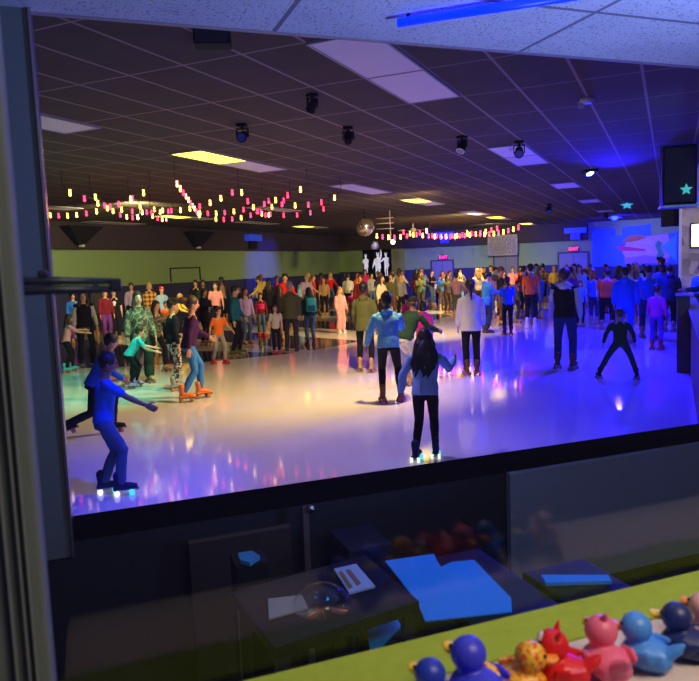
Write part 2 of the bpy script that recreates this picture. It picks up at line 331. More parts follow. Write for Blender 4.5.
POSES = {
 'stand': dict(),
 'stand2': dict(fl=(-.12, .05, 0, 10), fr=(.13, -.06, 0, -8), al=(10, 10, 25), ar=(-8, 12, 15)),
 'folded': dict(al=(25, 8, 70), ar=(25, 8, 70)),
 'glide': dict(fl=(-.10, .16, 0, 5), fr=(.12, -.16, 0, -12), lean=9, al=(28, 14, 30), ar=(-22, 14, 15), drop=.03),
 'stride': dict(fl=(-.10, .12, 0, 8), fr=(.16, -.38, .10, -25), lean=16, al=(-30, 15, 15), ar=(35, 14, 45), drop=.05),
 'crouch': dict(fl=(-.14, .10, 0, 5), fr=(.15, -.12, 0, -5), lean=32, al=(45, 12, 30), ar=(30, 25, 40), drop=.12),
 'reach': dict(fl=(-.10, .12, 0, 0), fr=(.11, -.10, 0, 0), lean=12, al=(60, 10, 25), ar=(50, 12, 30), drop=.04),
 'wide': dict(fl=(-.46, .02, 0, 14), fr=(.36, -.02, 0, -14), lean=14, al=(5, 30, 10), ar=(8, 28, 15), drop=0),
 'boy_front': dict(fl=(-.09, -.05, 0, 0), fr=(.08, .13, 0, 0), lean=6, al=(-6, 8, 12), ar=(52, 8, 8), drop=.03, hp=-8),
 'boy_back': dict(fl=(-.10, .22, 0, 0), fr=(.14, -.52, .12, -10), lean=30, al=(20, 12, 30), ar=(-25, 14, 20), drop=.08),
 'walk_hoodie': dict(fl=(-.11, -.02, 0, 0), fr=(.17, .02, 0, -10), lean=8, al=(8, 24, 12), ar=(35, 14, 60), drop=.04),
 'girl_front': dict(fl=(-.13, -.08, 0, -5), fr=(.10, .12, 0, 5), lean=10, al=(-5, 26, 8), ar=(40, 26, 70), drop=.03, hp=-12),
 'wave': dict(al=(150, 20, 15), ar=(10, 14, 20)),
 'hands_hips': dict(al=(-10, 35, 55), ar=(-10, 35, 55)),
}
def frame_of(pose):
    P = dict(lean=3, side=0, fl=(-.09, .02, 0, 6), fr=(.09, -.02, 0, -6), al=(4, 9, 14), ar=(4, 9, 14), drop=.01, hy=0, hp=0); P.update(POSES[pose]); return P
AZ = .155  # ankle height on skates
def joints(pose):
    P = frame_of(pose); J = {}
    hz = 9
    for k, s in (('fl', -1), ('fr', 1)):
        fx, fy, lf, yw = P[k]; d2 = (fx-s*.085)**2 + fy**2
        hz = min(hz, AZ+lf+math.sqrt(max(.05, (.80*.99)**2-d2)))
    hz -= P['drop']; a = R(P['lean']); J['pel'] = Vector((0, -.10*math.sin(a), hz)); sp = Vector((0, math.sin(a), math.cos(a))); J['sp'] = sp
    for k, s in (('fl', -1), ('fr', 1)):
        fx, fy, lf, yw = P[k]; h = J['pel']+Vector((s*.085, 0, 0)); an = Vector((fx, fy, AZ+lf)); d = an-h; L = d.length
        L1, L2 = .41, .39; L = min(L, L1+L2-.001); x = (L1*L1-L2*L2+L*L)/(2*L); hgt = math.sqrt(max(0, L1*L1-x*x)); dn = d.normalized()
        f = Vector((math.sin(R(-yw))*1, math.cos(R(yw)), 0)); f = (f-dn*f.dot(dn)).normalized()
        J[k] = (h, h+dn*x+f*hgt, an, yw)
    ch = J['pel']+sp*.47; J['neck'] = J['pel']+sp*.505
    for k, s in (('al', -1), ('ar', 1)):
        fa, ou, el = P[k]; sh = ch+Vector((s*.165, 0, -.01)); fa, ou, el = R(fa), R(ou), R(el)
        d1 = Vector((s*math.sin(ou), math.sin(fa)*math.cos(ou), -math.cos(fa)*math.cos(ou)))
        d2 = Vector((s*math.sin(ou)*.4, math.sin(fa+el)*math.cos(ou*.5), -math.cos(fa+el)*math.cos(ou*.5))).normalized()
        e = sh+d1*.275; w_ = e+d2*.245; J[k] = (sh, e, w_, d2, s)
    hl = R(P['lean']*.35+P['hp']*-1 if P['hp'] else P['lean']*.35); hu = Vector((0, math.sin(hl), math.cos(hl)))
    hf = Vector((0, math.cos(hl), -math.sin(hl))); J['hc'] = J['neck']+hu*.175+hf*.012; J['hm'] = Matrix((Vector((1, 0, 0)), hf, hu)).transposed()
    return J
def hl_(J, p): return J['hc'] + J['hm'] @ Vector(p)
def torso(bm, J, rings, n=16):
    tube(bm, [J['pel']+J['sp']*t+Vector((0, y, 0)) for t, rx, ry, y in rings], [(rx, ry) for t, rx, ry, y in rings], n, (1, 0, 0))
def hand(bm, J, k, fingers):
    sh, e, w_, d, s = J[k]; n = (Vector((-s, 0, 0)) - d*Vector((-s, 0, 0)).dot(d)).normalized(); lat = d.cross(n).normalized()
    if lat.y < 0: lat = -lat
    capsule(bm, [w_-d*.01, w_+d*.035, w_+d*.075], [(.024, .017), (.037, .015), (.036, .013)], 10, lat)
    if not fingers:
        capsule(bm, [w_+d*.07, w_+d*.12+n*.01, w_+d*.15+n*.03], [(.034, .012), (.03, .011), (.024, .01)], 8, lat)
    else:
        for i, (o, ln) in enumerate([(.030, .070), (.011, .080), (-.009, .074), (-.028, .058)]):
            b = w_+d*.078+lat*o; p1 = b+d*ln*.45+lat*o*.1+n*.004; p2 = p1+(d*.8+n*.6).normalized()*ln*.3; p3 = p2+(d*.45+n*.9).normalized()*ln*.28
            capsule(bm, [b-d*.02, p1, p2, p3], [.0098, .0092, .0086, .0076], 7)
    tb = w_+d*.02+lat*.028; capsule(bm, [tb, tb+(lat*.8+d*.7+n*.3).normalized()*.04, tb+(lat*.45+d*.9+n*.5).normalized()*.075], [.013, .0105, .009], 7)
def head(bm, J, face):
    prof = [(-.118, .018, .022, .040), (-.106, .042, .048, .030), (-.08, .058, .072, .016), (-.04, .069, .088, .006), (0, .076, .096, 0), (.045, .078, .098, -.004), (.08, .068, .086, -.006), (.105, .046, .06, -.008), (.118, .016, .02, -.008)]
    tube(bm, [hl_(J, (0, y, z)) for z, rx, ry, y in prof], [(rx, ry) for z, rx, ry, y in prof], 16, (1, 0, 0))
    capsule(bm, [J['neck']-J['sp']*.05, J['neck']+J['sp']*.03, hl_(J, (0, -.012, -.07))], [.062, .052, .05], 12)
    capsule(bm, [hl_(J, (0, .086, .02)), hl_(J, (0, .098, -.012)), hl_(J, (0, .106, -.032))], [.009, .012, .015], 8)
    for s in (-1, 1): capsule(bm, [hl_(J, (s*.076, -.012, .02)), hl_(J, (s*.079, -.008, -.022))], [(.008, .018), (.008, .013)], 8)
    if face:
        for s in (-1, 1): capsule(bm, [hl_(J, (s*.045, .082, .030)), hl_(J, (s*.018, .094, .030))], [.006, .007], 6)
        capsule(bm, [hl_(J, (-.02, .084, -.062)), hl_(J, (.02, .084, -.062))], [.008, .008], 6)
def mk_body(pose, vox, face):
    J = joints(pose); bm = bmesh.new()
    torso(bm, J, [(-.10, .10, .08, 0), (-.05, .150, .105, 0), (.03, .150, .108, 0), (.14, .122, .095, .005), (.28, .145, .108, .008), (.38, .160, .105, .004), (.45, .140, .085, 0), (.50, .07, .06, 0)])
    for k in ('fl', 'fr'):
        h, kn, an, yw = J[k]; cf = kn.lerp(an, .35); f = Vector((-math.sin(R(yw)), math.cos(R(yw)), 0))
        capsule(bm, [h+Vector((0, 0, -.02)), h.lerp(kn, .5), kn, cf-f*.012, an], [(.080, .084), (.066, .070), .050, (.046, .050), .034], 12)
        capsule(bm, [an+Vector((0, 0, -.02))-f*.03, an+f*.06+Vector((0, 0, -.045)), an+f*.13+Vector((0, 0, -.052))], [(.03, .03), (.038, .022), (.032, .012)], 10, f.cross(Vector((0, 0, 1))))
    for k in ('al', 'ar'):
        sh, e, w_, d, s = J[k]
        capsule(bm, [sh+Vector((-s*.03, 0, -.02)), sh.lerp(e, .45), e, e.lerp(w_, .35), w_], [.036, .042, .036, .036, .024], 10)
        hand(bm, J, k, vox < .009)
    head(bm, J, face)
    return fuse(bm, 'body', vox, 0, 2)
def mk_top(pose, vox, kind):
    J = joints(pose); bm = bmesh.new(); puff = {'coat': .02, 'hoodie': .018, 'tee': .004, 'vest': .02, 'shirt': .008}[kind]
    hem = {'coat': -.13, 'hoodie': -.05, 'tee': -.03, 'vest': -.04, 'shirt': -.05}[kind]
    g = lambda t, rx, ry, y=0.0: (t, rx+puff, ry+puff, y)
    rg = [g(hem, .155, .118), g(hem+.02, .158, .122), g(.04, .158, .116), g(.14, .140, .108, .004), g(.28, .155, .118, .007), g(.37, .164, .112, .004), g(.43, .142, .094), (.475, .09+puff*.5, .075, 0), (.50, .07, .068, 0)]
    torso(bm, J, rg, 18)
    for k in ('al', 'ar'):
        sh, e, w_, d, s = J[k]; q = puff*.6
        if kind == 'vest': capsule(bm, [sh, sh.lerp(e, .08)], [.062, .055], 12)
        elif kind == 'tee': capsule(bm, [sh, sh.lerp(e, .35), sh.lerp(e, .72)], [.058, .058, .056], 12)
        else: capsule(bm, [sh+Vector((-s*.045, 0, -.012)), sh.lerp(e, .12), sh.lerp(e, .5), e, e.lerp(w_, .5), e.lerp(w_, .86)], [.050+q*.5, .056+q*.7, .054+q, .048+q, .044+q, .036+q], 12)
    if kind in ('hoodie', 'coat'):
        nk = J['neck']; ball(bm, nk+Vector((0, -.075, .0)), (.095, .055, .06)); 
        tube(bm, [nk+Vector((.075*math.cos(a*.7854), .065*math.sin(a*.7854), .012)) for a in range(9)], .022, 6)
    return fuse(bm, 'top', vox, .018 if kind != 'tee' else .012, 2)
def mk_sleeves(pose, vox):
    J = joints(pose); bm = bmesh.new()
    for k in ('al', 'ar'):
        sh, e, w_, d, s = J[k]; capsule(bm, [sh, sh.lerp(e, .5), e, e.lerp(w_, .5), e.lerp(w_, .88)], [.060, .058, .052, .048, .040], 12)
    nk = J['neck']; ball(bm, nk+Vector((0, -.085, .01)), (.11, .06, .075)); tube(bm, [nk+Vector((.08*math.cos(a*.7854), .07*math.sin(a*.7854), .012)) for a in range(9)], .03, 6)
    return fuse(bm, 'sleeves', vox, .018, 2)
def mk_trousers(pose, vox, kind):
    J = joints(pose); bm = bmesh.new()
    torso(bm, J, [(-.10, .13, .10, 0), (-.05, .160, .114, 0), (.02, .158, .114, 0), (.07, .148, .108, 0)])
    r = {'slim': ((.088, .090), .076, .062, (.060, .062), .046), 'straight': ((.094, .096), .082, .068, .064, .060), 'wide': ((.096, .098), .092, .088, .092, .098)}[kind]
    for k in ('fl', 'fr'):
        h, kn, an, yw = J[k]; f = Vector((-math.sin(R(yw)), math.cos(R(yw)), 0)); lo = kn.lerp(an, .93 if kind != 'slim' else .90)
        capsule(bm, [h+Vector((0, 0, -.02)), h.lerp(kn, .5), kn, kn.lerp(an, .40)-f*.010, lo], list(r), 12)
    return fuse(bm, 'trousers', vox, .016 if kind != 'slim' else .008, 2)
def mk_hair(pose, vox, style):
    J = joints(pose); bm = bmesh.new(); L = lambda *p: hl_(J, p)
    S = {'afro': (.112, .118, .115, -.02, .045), 'cap': (.084, .098, .096, -.012, .036)}.get(style, (.090, .105, .106, -.013, .038))
    ball(bm, L(0, S[3], S[4]), S[:3], 16, 10, J['hm'])
    if style in ('short', 'long', 'bob', 'blown'):
        tube(bm, [L(x, .082-abs(x)*.55, .082-abs(x)*.35) for x in (-.07, -.045, -.015, .02, .05, .07)], [.012, .017, .018, .019, .016, .012], 7)
        for s in (-1, 1): capsule(bm, [L(s*.070, .018, .06), L(s*.078, .006, .005)], [(.012, .03), (.008, .02)], 7)
    if style == 'short': ball(bm, L(0, -.045, .0), (.076, .060, .080), 12, 8, J['hm'])
    if style in ('long', 'ponytail', 'bob', 'blown', 'bun', 'wild'): ball(bm, L(0, -.045, -.01), (.078, .066, .085), 12, 8, J['hm'])
    if style == 'long':
        ln = J['sp']*-1
        capsule(bm, [L(0, -.055, .02), L(0, -.085, -.10), L(0, -.11, -.22)+ln*.02, L(0, -.12, -.36)], [(.085, .05), (.10, .045), (.105, .04), (.06, .025)], 12, (1, 0, 0))
        for s in (-1, 1): capsule(bm, [L(s*.074, -.01, .03), L(s*.09, 0, -.09), L(s*.10, .02, -.22), L(s*.09, .04, -.30)], [(.02, .05), (.026, .05), (.03, .045), (.018, .03)], 8, (1, 0, 0))
    if style == 'wild':
        rr = random.Random(5)
        ball(bm, L(0, -.05, -.01), (.10, .075, .10), 12, 8, J['hm'])
        for k in range(13):
            a = math.pi*(1.08+.84*k/12); cx_, cy_ = math.cos(a), math.sin(a); o1, o2, o3 = [rr.uniform(-.025, .025) for _ in range(3)]; ln = rr.uniform(.30, .44)
            capsule(bm, [L(cx_*.07, cy_*.06-.01, .04), L(cx_*.115+o1, cy_*.09-.02, -.09), L(cx_*.145+o2, cy_*.10-.03, -.09-ln*.4), L(cx_*.15+o3, cy_*.11-.02, -.09-ln*.72), L(cx_*.13+o1*2, cy_*.12-.02, -.09-ln)], [(.035, .03), (.040, .03), (.038, .026), (.030, .02), (.012, .010)], 7)
    if style == 'bob':
        for s in (-1, 1): capsule(bm, [L(s*.072, -.02, .03), L(s*.082, -.012, -.10)], [(.022, .06), (.024, .055)], 8, (1, 0, 0))
        capsule(bm, [L(0, -.07, .02), L(0, -.085, -.11)], [(.075, .04), (.08, .03)], 10, (1, 0, 0))
    if style == 'ponytail': capsule(bm, [L(0, -.10, .05), L(0, -.15, .03), L(0, -.165, -.08), L(0, -.15, -.24)], [.022, .034, .034, .014], 9)
    if style == 'blown': 
        capsule(bm, [L(0, -.08, .05), L(0, -.17, .055), L(0, -.27, .05), L(0, -.36, .075)], [(.06, .05), (.06, .06), (.045, .05), (.015, .02)], 9, (1, 0, 0))
    if style == 'bun': ball(bm, L(0, -.09, .12), .042)
    if style == 'cap':
        for a in range(-3, 4): capsule(bm, [L(a*.019, .07, .048), L(a*.017, .145-abs(a)*.009, .040)], [.010, .006], 6)
    return fuse(bm, 'hair', vox, .010 if style not in ('cap',) else 0, 1)
def mk_eye(pose, s):
    J = joints(pose); bm = bmesh.new(); ball(bm, hl_(J, (s*.031, .090, .008)), (.013, .008, .007), 8, 6); return finish(bm, 'eye')
def mk_mouth(pose):
    J = joints(pose); bm = bmesh.new(); tube(bm, [hl_(J, (x, .0925-abs(x)*.35, -.062+abs(x)*.25)) for x in (-.026, -.013, 0, .013, .026)], [.002, .005, .006, .005, .002], 6); return finish(bm, 'mouth')
def mk_brow(pose, s):
    J = joints(pose); bm = bmesh.new(); tube(bm, [hl_(J, (s*.016, .098, .030)), hl_(J, (s*.032, .096, .036)), hl_(J, (s*.050, .084, .030))], [.003, .004, .002], 5); return finish(bm, 'eyebrow')
def mk_boot(near):
    bm = bmesh.new()   # origin: floor under the ankle, toe to +y
    capsule(bm, [(0, -.035, .25), (0, -.03, .18), (0, -.02, .135)], [(.050, .055), (.046, .052), (.044, .056)], 12, (1, 0, 0))
    capsule(bm, [(0, -.055, .115), (0, .03, .120), (0, .11, .112), (0, .165, .105)], [(.038, .034), (.044, .042), (.047, .032), (.036, .022)], 12, (1, 0, 0))
    box_into(bm, (-.042, -.095, .078), (.042, .185, .094)); box_into(bm, (-.036, -.095, .07), (.036, -.03, .085))
    if near == 2:
        for y in (-.055, .115): cyl(bm, (-.06, y, .034), (.06, y, .034), .036, 10)
    return fuse(bm, 'roller_skate', .006 if near == 1 else .014, 0, 1)
def mk_plate():
    bm = bmesh.new(); box_into(bm, (-.024, -.085, .058), (.024, .165, .074), .004)
    for y in (-.055, .115): cyl(bm, (-.062, y, .034), (.062, y, .034), .008, 8); box_into(bm, (-.016, y-.018, .03), (.016, y+.018, .064), .003)
    ball(bm, (0, .185, .062), .022, 10, 6); return finish(bm, 'wheel_plate')
def mk_wheel():
    bm = bmesh.new(); tube(bm, [(-.017, 0, 0), (-.014, 0, 0), (.014, 0, 0), (.017, 0, 0)], [.024, .033, .033, .024], 16); return finish(bm, 'wheel')
def mk_shoe(): 
    bm = bmesh.new(); capsule(bm, [(0, -.04, .13), (0, -.03, .06)], [.045, .045], 10); capsule(bm, [(0, -.05, .045), (0, .06, .05), (0, .16, .038)], [(.036, .036), (.044, .038), (.036, .026)], 10, (1, 0, 0)); box_into(bm, (-.044, -.09, 0), (.044, .19, .028)); return fuse(bm, 'shoe', .010, 0, 1)
CACHE = {}
def cached(fn, *a):
    k = (fn.__name__,)+a
    if k not in CACHE: CACHE[k] = fn(*a)
    return CACHE[k]
PEOPLE = []
def person(x, fy, h, top, bot, hair='short', hc='brown', skate='tan', ang=0, pose='stand', label=None, kind='shirt', leg='straight', sk=0, lit=None, group=None, sleeves=None, xs=1.0, pos=None, cat='person'):
    p = Vector(pos) if pos else atz(x, fy, 0); d = math.hypot(p.x, p.y)
    view = math.atan2(p.x, p.y); rz = -(view+R(ang)); S = h/1.79
    lod = 0 if d < 11.5 else 1 if d < 19 else 2; vox = (.0068, .011, .019)[lod]; vc = (.010, .014, .022)[lod]
    t = thing('person', label, cat, (p.x, p.y, p.z if pos else 0), rz, group, S); t.scale = (S*xs, S*xs, S)
    fc = abs(ang) > 60
    put('body', cached(mk_body, pose, vox, lod < 2 and fc), skin(sk), t)
    put('trousers', cached(mk_trousers, pose, vc, leg), cloth(bot), t)
    put({'tee': 'tee_shirt', 'shirt': 'long_sleeved_top', 'hoodie': 'sweatshirt', 'coat': 'coat', 'vest': 'vest'}[kind], cached(mk_top, pose, vc, kind), cloth(top), t)
    if sleeves: put('hooded_sweater', cached(mk_sleeves, pose, vc), cloth(sleeves), t)
    if hair != 'none':
        o = put('cap' if hair == 'cap' else 'hair', cached(mk_hair, pose, min(vc, .012), hair), cloth(hc) if hair == 'cap' else hairm(hc), t)
        if hair == 'cap': put('hair', cached(mk_hair_low, pose), hairm('brown'), t)
    if fc and lod < 2:
        put('mouth', cached(mk_mouth, pose), mat('lip_tone', (.30, .06, .06), .5), t)
        for s_ in (-1, 1): put('eye', cached(mk_eye, pose, s_), mat('eye_dark', (.02, .015, .012), .2), t); put('eyebrow', cached(mk_brow, pose, s_), mat('brow_dark', (.03, .015, .01), .8), t)
    P = frame_of(pose)
    for k in ('fl', 'fr'):
        fx, fyy, lf, yw = P[k]
        if skate == 'shoes_black' or skate == 'shoes_white':
            s = put('shoe', cached(mk_shoe), mat(skate, (.02, .02, .02) if 'black' in skate else (.7, .7, .7), .5), t, (fx, fyy, lf), (0, 0, R(yw))); s.scale = (1, 1, 1.35); continue
        s = put('roller_skate', cached(mk_boot, (1, 0, 2)[lod]), cloth(skate) if skate not in ('red', 'orange') else mat('glossy_%s_boot' % skate, (.75, .03, .02) if skate == 'red' else (.8, .2, .03), .35), t, (fx, fyy, lf), (R(18) if lf > .05 else 0, 0, R(yw)))
        if lod < 2:
            put('wheel_plate', cached(mk_plate), mat('plate_metal', (.25, .25, .28), .35, .8), s)
            wc = lit if lit else ('red' if skate in ('red',) else 'plain')
            wm = {'plain': mat('tan_wheels', (.40, .20, .12), .4), 'red': mat('red_wheels', (.7, .03, .02), .35),
                  'cyan': mat('cyan_lit_wheels', (.1, .5, .6), .4, emit=(.1, .9, 1), es=.9), 'white': mat('white_lit_wheels', (.5, .5, .5), .4, emit=(1, .95, .7), es=1.2)}
            for wy in (-.055, .115):
                for wx in (-.046, .046):
                    c_ = wc if wc in ('plain', 'red') else (wc if wy < 0 else 'cyan' if wc == 'white' else 'plain')
                    put('wheel', cached(mk_wheel), wm[c_], s, (wx, wy, .034))
    PEOPLE.append((p.x, p.y, x, label)); return t
def mk_hair_low(pose):
    J = joints(pose); bm = bmesh.new(); ball(bm, hl_(J, (0, -.03, -.005)), (.083, .078, .07), 12, 8, J['hm']); return fuse(bm, 'hair', .012, 0, 1)

# --- the skaters that can be told apart, nearest first
person(110, 495, 1.34, 'blue', 'denim', 'short', 'black', 'navy', 88, 'boy_front', 'boy in blue tee shirt skating nearest the grey post, arm stretched forward', 'tee', 'straight', 2, 'white')
person(101, 436, 1.46, 'blue', 'black', 'short', 'black', 'black', 75, 'boy_back', 'boy in blue sweatshirt leaning forward just behind the nearest boy', 'hoodie', 'straight', 1)
person(427, 460, 1.38, 'light blue', 'black', 'wild', 'black', 'navy', 8, 'girl_front', 'girl with long black hair in pale blue sweatshirt, nearest skater in middle', 'hoodie', 'slim', 1, 'white')
person(390, 402, 1.65, 'sky blue', 'black', 'bun', 'black', 'brown', -4, 'walk_hoodie', 'woman in bright blue sweatshirt and black leggings on red wheeled skates', 'hoodie', 'slim', 2, 'red')
person(193, 400, 1.68, 'violet', 'bright denim', 'blown', 'brown', 'orange', 78, 'glide', 'woman in dark purple top and bright blue jeans with blown back hair', 'shirt', 'slim', 1)
person(176, 390, 1.58, 'black', 'patterned', 'short', 'black', 'grey', 70, 'stand2', 'person in patterned leggings hidden behind the woman in blue jeans', 'shirt', 'slim', 1)
person(133, 388, 1.24, 'turquoise', 'black', 'ponytail', 'brown', 'lavender', 82, 'crouch', 'girl in turquoise tee bending forward on pale skates, left side', 'tee', 'slim', 0)
person(143, 383, 1.70, 'camouflage', 'dark green', 'long', 'brown', 'tan', 165, 'stand2', 'woman with very long hair in camouflage jacket and wide dark trousers', 'coat', 'wide', 0)
person(158, 372, 1.50, 'camouflage', 'black', 'long', 'brown', 'tan', 140, 'glide', 'girl in camouflage top gliding behind the woman with very long hair', 'shirt', 'slim', 0)
person(88, 366, 1.70, 'light grey', 'black', 'long', 'brown', 'black', 172, 'stand2', 'woman in black vest over pale grey top standing at far left', 'shirt', 'straight', 0)
person(69, 372, 1.26, 'pink', 'black', 'long', 'brown', 'turquoise', 80, 'reach', 'girl in pink tee and black trousers beside the grey post', 'tee', 'straight', 0)
person(220, 364, 1.27, 'orange', 'grey', 'short', 'brown', 'red', 150, 'glide', 'boy in orange tee and grey trousers on bright red skates', 'tee', 'straight', 0)
person(237, 356, 1.66, 'teal', 'black', 'short', 'black', 'olive', 100, 'stand2', 'dark haired man in teal long sleeved top beside orange boy', 'hoodie', 'straight', 0)
person(277, 354, 1.17, 'light grey', 'black', 'short', 'brown', 'red', 178, 'stand', 'small child in printed grey tee and black trousers on red skates', 'tee', 'straight', 0)
person(292, 351, 1.70, 'olive', 'dark grey', 'short', 'grey', 'shoes_black', 5, 'stand2', 'man in long dark olive coat standing with back turned, dark floor band', 'coat', 'straight', 0)
person(311, 345, 1.50, 'dark green', 'denim', 'bob', 'black', 'shoes_black', -15, 'stand', 'person in green top and blue jeans wearing teal backpack', 'hoodie', 'straight', 0)
person(262, 336, 1.32, 'maroon', 'denim', 'bob', 'black', 'red', 170, 'stand', 'child in maroon top with magenta band and jeans', 'shirt', 'straight', 0)
person(341, 333, 1.40, 'pink', 'pink', 'long', 'blonde', 'white', 150, 'stand', 'blonde girl in pale pink coat and pale pink trousers', 'coat', 'wide', 0)
person(366, 372, 1.70, 'olive', 'black', 'short', 'black', 'tan', 10, 'stand2', 'person in olive jacket and black leggings left of blue sweatshirt woman', 'coat', 'slim', 3)
person(407, 384, 1.66, 'dark green', 'light grey', 'cap', 'black', 'tan', 35, 'crouch', 'person in dark green jacket bending right behind the blue sweatshirt woman', 'hoodie', 'straight', 2)
person(424, 366, 1.30, 'magenta', 'black', 'bob', 'black', 'red', 10, 'glide', 'child in magenta coat directly above nearest black haired girl', 'coat', 'slim', 2)
person(472, 375, 1.71, 'white', 'black', 'ponytail', 'brown', 'brown', -5, 'stand', 'woman with ponytail in white jacket and black trousers, back turned', 'coat', 'straight', 0)
person(508, 335, 1.57, 'blue', 'black', 'ponytail', 'black', 'navy', -10, 'stand', 'girl in bright blue tee and black trousers, back turned', 'tee', 'straight', 1)
person(531, 328, 1.88, 'orange', 'black', 'short', 'black', 'white', 12, 'stand2', 'man in orange shirt and black trousers skating away', 'tee', 'straight', 1)
person(565, 369, 1.83, 'black', 'navy', 'short', 'brown', 'brown', 8, 'stand2', 'man in black vest over pale hooded sweater with back turned', 'vest', 'straight', 0, sleeves='light grey', xs=1.08)
person(620, 379, 1.22, 'dark green', 'dark green', 'short', 'brown', 'black', -5, 'wide', 'boy in dark green outfit with legs spread wide', 'shirt', 'straight', 1)
person(656, 350, 1.38, 'magenta', 'purple', 'short', 'brown', 'red', 15, 'stand2', 'child in magenta top on red skates at right', 'shirt', 'straight', 1)
person(487, 333, 1.70, 'blue', 'navy', 'short', 'black', 'shoes_black', 60, 'folded', 'person in long blue top partly behind the white jacket woman', 'coat', 'straight', 0)
person(457, 317, 1.62, 'mauve', 'olive', 'short', 'black', 'tan', -10, 'hands_hips', 'person in mauve top and olive trousers left of white jacket woman', 'shirt', 'straight', 1)
person(543, 303, 1.80, 'yellow plaid', 'black', 'short', 'black', 'tan', 5, 'stand', 'man in yellow plaid shirt right of the orange shirt man', 'shirt')
person(524, 318, 1.80, 'maroon', 'black', 'short', 'black', 'tan', 30, 'stand2', 'man in maroon shirt behind the orange shirt man', 'shirt')
person(554, 303, 1.68, 'yellow', 'black', 'bob', 'blonde', 'tan', 160, 'stand', 'person in yellow top standing above black vest man', 'shirt')
person(573, 306, 1.72, 'light blue', 'black', 'short', 'black', 'tan', 20, 'stand', 'man in pale blue shirt right of black vest man', 'shirt')
person(580, 327, 1.35, 'turquoise', 'black', 'bob', 'auburn', 'tan', 160, 'stand', 'child in turquoise tee close beside black vest man', 'tee')
person(594, 325, 1.60, 'blue', 'navy', 'bob', 'auburn', 'tan', 10, 'stand', 'auburn haired person in blue tee left of orange backed man', 'tee')
person(607, 330, 1.70, 'orange', 'black', 'short', 'brown', 'tan', 5, 'stand2', 'stocky person in orange top in blue light above dark green boy', 'tee', xs=1.2)
person(625, 343, 1.76, 'blue', 'blue', 'short', 'black', 'tan', 5, 'stand', 'tall person in blue coat behind dark green boy', 'coat', xs=1.15)
person(648, 338, 1.78, 'blue', 'navy', 'short', 'black', 'tan', 0, 'stand2', 'person in blue shirt with pale print behind magenta child', 'tee', xs=1.1)
person(669, 332, 1.75, 'navy', 'black', 'short', 'black', 'tan', 0, 'stand', 'person in navy coat beside the right rail', 'coat', xs=1.1)
person(636, 325, 1.55, 'purple', 'purple', 'bob', 'brown', 'tan', 10, 'stand', 'person in purple top between two blue shirted people', 'shirt')
person(287, 328, 1.85, 'red', 'black', 'short', 'black', 'tan', 170, 'stand2', 'tall person in bright red jersey behind olive coat man', 'coat', xs=1.15)
person(271, 330, 1.70, 'black', 'black', 'long', 'black', 'tan', 15, 'stand', 'long black haired person in black coat left of red jersey', 'coat')
person(281, 340, 1.55, 'dark grey', 'black', 'long', 'brown', 'tan', 20, 'stand', 'long haired person in dark grey coat behind small child', 'coat')
person(247, 345, 1.55, 'lavender', 'denim', 'long', 'brown', 'tan', 150, 'stand', 'person in lavender hoodie right of man in teal', 'hoodie')
person(353, 322, 1.15, 'magenta', 'denim', 'bob', 'black', 'tan', 175, 'wave', 'small child in magenta tee beside the blonde girl', 'tee')
person(362, 325, 1.72, 'maroon', 'black', 'short', 'brown', 'tan', 185, 'stand', 'man in maroon shirt directly behind olive jacket person', 'shirt')
person(382, 326, 1.70, 'cream', 'black', 'long', 'brown', 'tan', 120, 'stand2', 'long haired woman in cream shirt above blue sweatshirt woman', 'shirt')
person(392, 322, 1.72, 'olive', 'brown', 'short', 'brown', 'tan', 175, 'stand', 'man in olive shirt behind cream shirt woman', 'shirt')
person(401, 320, 1.68, 'grey', 'black', 'short', 'auburn', 'tan', 150, 'stand', 'auburn haired person in grey shirt behind the green jacket person', 'shirt')
person(408, 345, 1.25, 'magenta', 'black', 'short', 'black', 'tan', 40, 'stand', 'child in magenta shirt behind the dark green jacket', 'shirt')
person(349, 314, 1.72, 'light grey', 'black', 'short', 'black', 'tan', 5, 'stand', 'man in pale grey shirt behind blonde girl', 'shirt')
person(308, 318, 1.75, 'lavender', 'denim', 'cap', 'grey', 'tan', 160, 'stand', 'person in lavender tee and grey cap above teal backpack', 'tee')
person(325, 316, 1.62, 'tan', 'black', 'long', 'brown', 'tan', 180, 'stand', 'long haired person in tan top left of blonde girl', 'shirt')
person(417, 310, 1.78, 'maroon', 'black', 'long', 'black', 'tan', 20, 'stand', 'long haired person in maroon top right of olive stage column', 'shirt')
person(432, 306, 1.70, 'black', 'denim', 'short', 'brown', 'tan', 120, 'folded', 'man in black tee with folded arms below leftmost exit door', 'tee')
person(439, 308, 1.30, 'lavender', 'black', 'bob', 'black', 'tan', 180, 'stand', 'child in lavender tee before leftmost exit door', 'tee')
person(500, 300, 1.55, 'black', 'black', 'short', 'blonde', 'tan', 0, 'stand', 'blonde short person in black tee before middle exit door', 'tee')
person(513, 304, 1.72, 'pink', 'black', 'cap', 'black', 'tan', 170, 'stand2', 'person in pink tee and black cap before middle exit door', 'tee')
person(491, 303, 1.80, 'turquoise', 'black', 'short', 'brown', 'tan', 170, 'stand', 'man in turquoise tee left of middle exit door', 'tee')
person(481, 306, 1.72, 'yellow', 'black', 'cap', 'tan', 'tan', 90, 'stand', 'person in yellow top and tan cap above white jacket woman', 'shirt')
person(134, 330, 1.72, 'lavender', 'black', 'short', 'brown', 'tan', 170, 'stand2', 'man in lavender shirt behind very long haired woman', 'shirt')
person(152, 332, 1.72, 'yellow plaid', 'tan', 'bob', 'blonde', 'tan', 165, 'stand', 'blonde woman in yellow plaid shirt at left', 'shirt')
person(164, 335, 1.60, 'light blue', 'denim', 'cap', 'red', 'tan', 150, 'stand', 'person in red cap and pale blue shirt at left', 'shirt')
